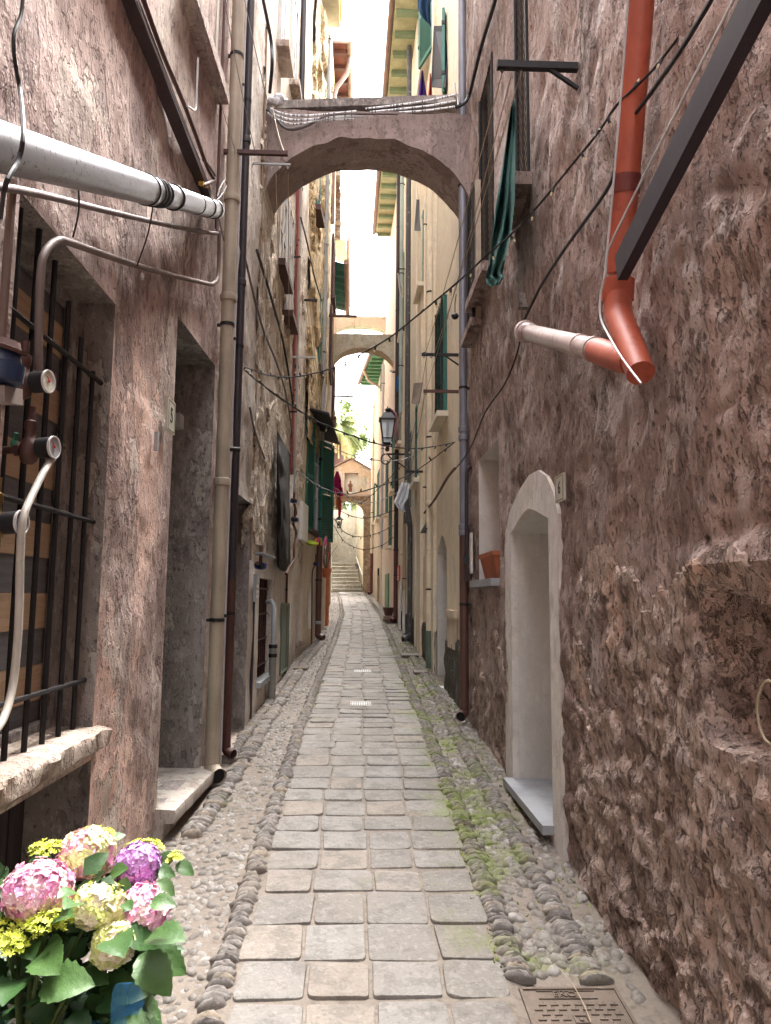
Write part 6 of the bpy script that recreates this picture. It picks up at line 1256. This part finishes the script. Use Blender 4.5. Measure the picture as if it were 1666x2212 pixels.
# ------------------------------------------------------------------ palm and trees behind the gateway
def leafmat(name, a, b): 
    m = N(name, .6, 0, .3); t = m.attr(); m.col(m.mix(t, a, b)); 
    m.b.inputs['Subsurface Weight'].default_value = 0; return m.m
M_palm = leafmat('palm_leaf', (.10, .15, .04), (.28, .30, .10)); r0 = random.Random(12)
pc = W(730, 925, 37.5); t = thing('palm_tree', 'palm with drooping yellow green fronds behind the gateway', 'palm tree', (pc.x, pc.y, 3)); m = MB(); m.tube([(pc.x, pc.y, 3), (pc.x+.05, pc.y, 6), pc], [.35, .3, .32], 12); m.build('trunk', M_rust, t); m = MB()
for k in range(90):
    az = r0.uniform(0, 2*pi); el = r0.uniform(-.5, 1.35); Lf = r0.uniform(1.6, 2.7); d = Vector((cos(az)*cos(el), sin(az)*cos(el), sin(el))); p = pc.copy(); tint = r0.random(); n = 16; sd_ = Vector((-sin(az), cos(az), 0))
    for i in range(n):
        q = p+d*Lf/n; s_ = .34*sin(pi*(i+2)/(n+3))+.05
        for sg in (-1, 1):
            for h in (0, .5):
                b0 = p.lerp(q, h); tip = b0+sd_*sg*s_*r0.uniform(.8, 1.1)+d*s_*.7+Vector((0, 0, -s_*.45)); w = d*.022
                m.add([b0-w, b0+w, tip], [(0, 1, 2)], tint)
        m.tube([p, q], .014, 4, False, tint); p = q; d = (d+Vector((0, 0, -.085))).normalized()
m.build('fronds', M_palm, t, smooth=False); m = MB()
for k in range(70):
    az = r0.uniform(0, 2*pi); a_ = pc+Vector((.3*cos(az), .3*sin(az), -.1)); L_ = r0.uniform(.8, 1.7); e = a_+Vector((.35*cos(az), .35*sin(az), -L_)); m.add([a_, a_+Vector((.05, 0, 0)), e+Vector((.08, 0, 0)), e], [(0, 1, 2, 3)], r0.random())
m.build('dead_fronds', leafmat('dry_palm_leaf', (.28, .20, .10), (.4, .3, .16)), t, smooth=False)
def bush(label, c, rx, ry, rz, n, mat, cat='tree', name='broadleaf_tree', leaf=.12, seed=1, z0=None, trunk=True):
    r0 = random.Random(seed); t = thing(name, label, cat, (c[0], c[1], z0 if z0 is not None else c[2]-rz)); m = MB(); cl = [(Vector(c)+Vector((r0.gauss(0, rx*.45), r0.gauss(0, ry*.45), r0.gauss(0, rz*.45))), r0.uniform(.25, .55)*min(rx, rz), r0.random()) for _ in range(26)]
    for k in range(n):
        cc, cr, ti = r0.choice(cl); p = cc+Vector((r0.gauss(0, cr*.5), r0.gauss(0, cr*.5), r0.gauss(0, cr*.5))); a_ = Vector((r0.gauss(0, 1), r0.gauss(0, 1), r0.gauss(0, .6))).normalized(); b_ = a_.cross(Vector((r0.gauss(0, 1), r0.gauss(0, 1), r0.gauss(0, 1)))).normalized(); s_ = leaf*r0.uniform(.6, 1.3)
        m.add([p-a_*s_, p-b_*s_*.5, p+a_*s_, p+b_*s_*.5], [(0, 1, 2, 3)], min(1, max(0, ti+r0.uniform(-.25, .25))))
    m.build('crown', mat, t, smooth=False)
    if trunk:
        m = MB(); bz = z0 if z0 is not None else c[2]-rz*1.6; m.tube([(c[0], c[1], bz), (c[0]+.1, c[1], c[2]-rz*.4), (c[0], c[1], c[2]+rz*.2)], [.16, .12, .04], 8)
        for k in range(5): an = k*1.3; m.tube([(c[0]+.05, c[1], c[2]-rz*.5), (c[0]+cos(an)*rx*.6, c[1]+sin(an)*ry*.6, c[2]+rz*.3)], [.06, .02], 6)
        m.build('trunk', M_rust, t)
    return t
M_leaf = leafmat('tree_leaf', (.05, .09, .02), (.20, .26, .07))
bush('pale green tree behind the palm, right above the gateway', W(762, 945, 44), 1.1, 1.2, 2.0, 2600, M_leaf, leaf=.12, seed=3, z0=3)
bush('dense green shrub seen through the gateway fence', (-.7, 38.5, 6.9), 1.6, .8, 1.0, 3500, M_leaf, 'shrub', 'shrub', .1, 5, 5.5, False)
bush('small weed growing from the wall of the house near the top centre', W(711, 176, 16.6), .14, .2, .28, 260, leafmat('weed_leaf', (.16, .20, .03), (.34, .34, .08)), 'weed', 'weed', .045, 7, None, False)
# grass and moss tufts in the joints: nobody could count them
m = MB(); r0 = random.Random(21)
for k in range(5200):
    if k % 3: y = r0.uniform(3.0, 15); x = pathR(y)+r0.choice([.0, .0, .03, .12, .2, .3])+r0.gauss(0, .025)
    elif k % 2: y = r0.uniform(6, 20); x = pathL(y)-.0+r0.gauss(0, .02)
    else: y = r0.uniform(3.5, 14); x = wx(1, y)-r0.uniform(.03, .12)
    if noise.noise(Vector((x*1.5, y*1.1, 4))) < (-.05): continue
    z = mortar_z(x, y)+.002; s_ = r0.uniform(.005, .014); an = r0.uniform(0, 6.3); a_ = Vector((cos(an), sin(an), 0))*s_*.7
    m.add([(x-a_.x, y-a_.y, z), (x+a_.x, y+a_.y, z), (x+r0.gauss(0, .006), y+r0.gauss(0, .006), z+s_*1.3)], [(0, 1, 2)], r0.random())
tag(m.build('grass', leafmat('moss_green', (.10, .15, .02), (.24, .30, .06)), smooth=False), 'short moss and grass in the paving joints', 'grass', kind='stuff')
# ------------------------------------------------------------------ hydrangea
def hydrangea():
    r0 = random.Random(9); base = Vector((-.84, 2.02, gz(2.02)))
    t = thing('potted_hydrangea', 'potted hydrangea with pink, purple and lime flower heads, lower left corner', 'hydrangea', base)
    def hm(name, a, b):
        m = N(name, .6, 0, .2); t_ = m.attr(); m.col(m.mix(m.ramp(t_, .15, .85), a, b)); m.b.inputs['Subsurface Weight'].default_value = .15; m.b.inputs['Subsurface Radius'].default_value = (.01, .01, .01); m.b.inputs['Subsurface Scale'].default_value = .02; return m.m
    mats = {'pink': hm('pink_petal', (.80, .34, .56), (.88, .68, .68)), 'purple': hm('purple_petal', (.52, .22, .58), (.68, .42, .72)), 'lime': hm('lime_petal', (.58, .68, .06), (.72, .76, .16)), 'cream': hm('cream_petal', (.66, .70, .24), (.84, .74, .60)), 'mix': hm('pink_lime_petal', (.82, .44, .58), (.74, .76, .38))}
    heads = [('pink flower head at the far left', 84, 1922, 72, 58, 2.0, 'pink', 150), ('pink and lime head at the top', 190, 1845, 58, 52, 2.15, 'mix', 140), ('purple flower head', 298, 1868, 46, 44, 2.15, 'purple', 120), ('lime cream head in the middle', 214, 1955, 56, 46, 2.0, 'cream', 140), ('bright pink head on the right', 308, 1970, 56, 54, 2.05, 'pink', 150), ('cream pink head lowest of all', 245, 2040, 44, 44, 1.95, 'cream', 110)]
    def stem(p): 
        m = MB(); q = base+Vector((0, 0, .25)); m.tube(smooth([q, q.lerp(p, .5)+Vector((0, 0, .06)), p], 4), .005, 6); m.build('stem', M_stem, t)
    M_stem = paint('green_stem', (.10, .15, .04), .6)
    for (lab, x, y, rx, ry, Y, mt, nf) in heads:
        c = W(x, y, Y); R0 = rx*Y/1580*.9; Rz = ry*Y/1580*.9; m = MB()
        for k in range(nf*2):
            ph = math.acos(1-1.85*(k+.5)/(nf*2)); az = k*2.39996+r0.uniform(-.15, .15); nrm = Vector((sin(ph)*cos(az), sin(ph)*sin(az), cos(ph))); o = r0.uniform(.86, 1.06); lump = 1+.10*noise.noise(nrm*2.5+Vector((x, 0, 0)))
            p = c+Vector((nrm.x*R0, nrm.y*R0, nrm.z*Rz))*o*lump; n2 = (nrm+Vector((r0.gauss(0, .22), r0.gauss(0, .22), r0.gauss(0, .22)))).normalized(); u = n2.orthogonal().normalized(); v = n2.cross(u); rot = r0.uniform(0, pi/2); sz = r0.uniform(.010, .0145); ti = .5+.9*noise.noise(nrm*2.2+Vector((0, x, 0)))+r0.uniform(-.25, .25)
            for q in range(4):
                an = rot+q*pi/2; a_ = u*cos(an)+v*sin(an); b_ = u*cos(an+pi/2)+v*sin(an+pi/2)
                m.add([p, p+a_*sz*.6-b_*sz*.55+n2*sz*.18, p+a_*sz*1.15-b_*sz*.25+n2*sz*.05, p+a_*sz*1.25+b_*sz*.1+n2*sz*.12, p+a_*sz*.95+b_*sz*.45+n2*sz*.3, p+a_*sz*.4+b_*sz*.5+n2*sz*.1], [(0, 1, 2, 3, 4, 5)], min(1, max(0, ti+r0.uniform(-.1, .1))))
        h = m.build('flower_head', mats[mt], t, smooth=False, label=lab); m = MB(); m.ell(c, R0*.86, R0*.86, Rz*.86, 12, 8); m.build('flower_core', mats[mt], h); stem(c)
    for (lab, x, y, w, h_, Y, nf) in (('lime bud cluster, leftmost', 30, 2000, 70, 22, 1.95, 190), ('small lime bud cluster at the upper left', 103, 1828, 34, 14, 2.15, 90), ('lime bud cluster behind the top head', 205, 1803, 40, 18, 2.25, 90), ('lime bud cluster behind the purple head', 312, 1826, 38, 14, 2.25, 80), ('tiny lime bud cluster on a long stem', 378, 1850, 17, 12, 2.2, 24), ('lime cluster under the left pink head', 105, 1985, 44, 20, 1.93, 120), ('lime cluster in the lowest left', 15, 2040, 44, 28, 1.9, 120)):
        c = W(x, y, Y); m = MB(); R0 = w*Y/1580; Rz = h_*Y/1580
        for k in range(nf):
            an = r0.uniform(0, 2*pi); rr = math.sqrt(r0.random()); p = c+Vector((cos(an)*R0*rr, sin(an)*R0*rr*.8, Rz*(.5-rr*rr*.8)+r0.uniform(-.4, .4)*Rz)); n2 = Vector((cos(an)*rr*.7, sin(an)*rr*.7, 1)).normalized(); u = n2.orthogonal().normalized(); v = n2.cross(u); rot = r0.uniform(0, 3); sz = r0.uniform(.006, .010)
            for q in range(5):
                a2 = rot+q*2*pi/5; a_ = u*cos(a2)+v*sin(a2); b_ = v*cos(a2)-u*sin(a2); m.add([p, p+a_*sz*.6-b_*sz*.3+n2*sz*.2, p+a_*sz*1.2+n2*sz*.45, p+a_*sz*.6+b_*sz*.3+n2*sz*.2], [(0, 1, 2, 3)], r0.random())
        m.build('bud_cluster', mats['lime'], t, smooth=False, label=lab); stem(c)
    ml = N('hydrangea_leaf', .45, 0, .4); tt = ml.attr(); ml.col(ml.mix(tt, (.020, .060, .018), (.065, .135, .035))); ml.bump(ml.noise(60, 4, .6), .002, 1); ML = ml.m
    def leaf(p, d, up, Ls, w, ti):
        d = d.normalized(); s_ = d.cross(up).normalized(); n2 = s_.cross(d).normalized(); m = MB(); V = []; n = 12
        for i in range(n+1):
            u = i/n; wd = w*(math.sin(pi*min(1, u**.8*.98+.01))**.85)*(1+.07*(1 if i % 2 else -1))*(1 if u < 1 else 0)+.0005; cz = -.30*Ls*u*u
            c = p+d*Ls*u+n2*cz
            rp = .035*w*(1 if i % 2 else -1); V += [c-s_*wd+n2*(wd*.25+rp), c-s_*wd*.5+n2*(wd*.16-rp), c, c+s_*wd*.5+n2*(wd*.16-rp), c+s_*wd+n2*(wd*.25+rp)]
        m.add(V, [(i*5+j, i*5+j+1, (i+1)*5+j+1, (i+1)*5+j) for i in range(n) for j in range(4)], ti); m.build('leaf', ML, t, angle=2)
    fixed = [((335, 2060), (1, -.2, -.35), .085, 1.95), ((300, 2065), (.9, -.5, -.5), .11, 1.9), ((330, 1880), (1, .1, -.1), .06, 2.15), ((340, 1905), (.8, -.3, -.3), .055, 2.1), ((345, 1870), (.3, .0, .4), .05, 2.2), ((235, 1900), (.4, -.4, .5), .075, 2.1), ((110, 1860), (-.6, 0, .1), .06, 2.15), ((150, 1870), (.8, .1, .5), .06, 2.15), ((160, 1925), (-.2, -.6, .2), .05, 1.95), ((270, 1950), (.4, -.6, .1), .04, 1.95), ((90, 2130), (.9, -.3, .3), .12, 1.85), ((240, 1815), (.4, .2, .2), .04, 2.3), ((5, 1930), (-.5, .1, .3), .06, 2.0), ((380, 1868), (.8, -.2, -.2), .055, 2.2)]
    for (px_, d, Ls, Y) in fixed: leaf(W(px_[0], px_[1], Y), Vector(d), Vector((0, -.7, 1)), Ls*1.05, Ls*.40, .4+.6*r0.random())
    cnt = 0
    while cnt < 86:
        x = r0.uniform(-60, 330); y = r0.uniform(1930, 2250); Y = r0.uniform(1.85, 2.2)
        if x > 290 and y > 2110: continue
        p = W(x, y, Y); out = (p-(base+Vector((0, 0, .35)))); out.z *= .3; out = out.normalized()+Vector((r0.gauss(0, .4), r0.gauss(0, .4), r0.gauss(0, .25))); Ls = r0.uniform(.055, .08) if y < 1990 else r0.uniform(.075, .11); leaf(p, out, Vector((r0.gauss(0, .3), -.5, 1)), Ls, Ls*.40, r0.random()); cnt += 1
    m = MB()
    for k in range(420):
        p = W(r0.uniform(-80, 330), r0.uniform(1890, 2260), r0.uniform(2.0, 2.3)); d = (Vector((r0.gauss(0, 1), r0.gauss(0, .6), r0.gauss(0, .5)))).normalized(); s_ = d.cross(Vector((r0.gauss(0, .4), -1, .5))).normalized(); n2 = s_.cross(d); Ls = r0.uniform(.045, .085); wd = Ls*.36
        m.add([p, p+d*Ls*.35+s_*wd+n2*wd*.3, p+d*Ls*.75+s_*wd*.6+n2*wd*.1, p+d*Ls-n2*wd*.4, p+d*Ls*.75-s_*wd*.6+n2*wd*.1, p+d*Ls*.35-s_*wd+n2*wd*.3, p+d*Ls*.5], [(0, 1, 6), (1, 2, 6), (2, 3, 6), (3, 4, 6), (4, 5, 6), (5, 0, 6)], r0.random()*.5)
    tag(m.build('inner_foliage', ML, t, angle=2), kind='stuff')
    m = MB(); m.lathe(base, (0, 0, 1), [(0, .10), (.02, .11), (.22, .15), (.235, .16), (.25, .16), (.24, .14)], 20); m.build('pot', M_rust, t)
    V = []; n = 64; mm = 16
    for j in range(mm+1):
        v = j/mm
        for i in range(n):
            an = 2*pi*i/n; r_ = .13+.06*v+.05*v*sin(an*9+v*2)*v+.02*noise.noise(Vector((cos(an)*3, sin(an)*3, v*4))); V.append(base+Vector((cos(an)*r_, sin(an)*r_, .01+v*.40+.05*v*sin(an*4))))
    og = N('blue_organza', .5, 0, .4); og.col((.05, .22, .42)); og.b.inputs['Alpha'].default_value = .55
    mk('organza_wrap', V, [(j*n+i, j*n+(i+1) % n, (j+1)*n+(i+1) % n, (j+1)*n+i) for j in range(mm) for i in range(n)], og.m, t, angle=2)
    V = []; c0 = [W(x, y, 1.86) for x, y in ((262, 2240), (258, 2190), (262, 2140), (272, 2120), (290, 2135), (296, 2165), (282, 2190))]; P = smooth(c0, 5)
    for i, p in enumerate(P): V += [p+Vector((-.02, 0, -.004)), p+Vector((.02, -.012, .004))]
    mk('ribbon', V, [(2*i, 2*i+1, 2*i+3, 2*i+2) for i in range(len(P)-1)], og.m, t)
hydrangea()
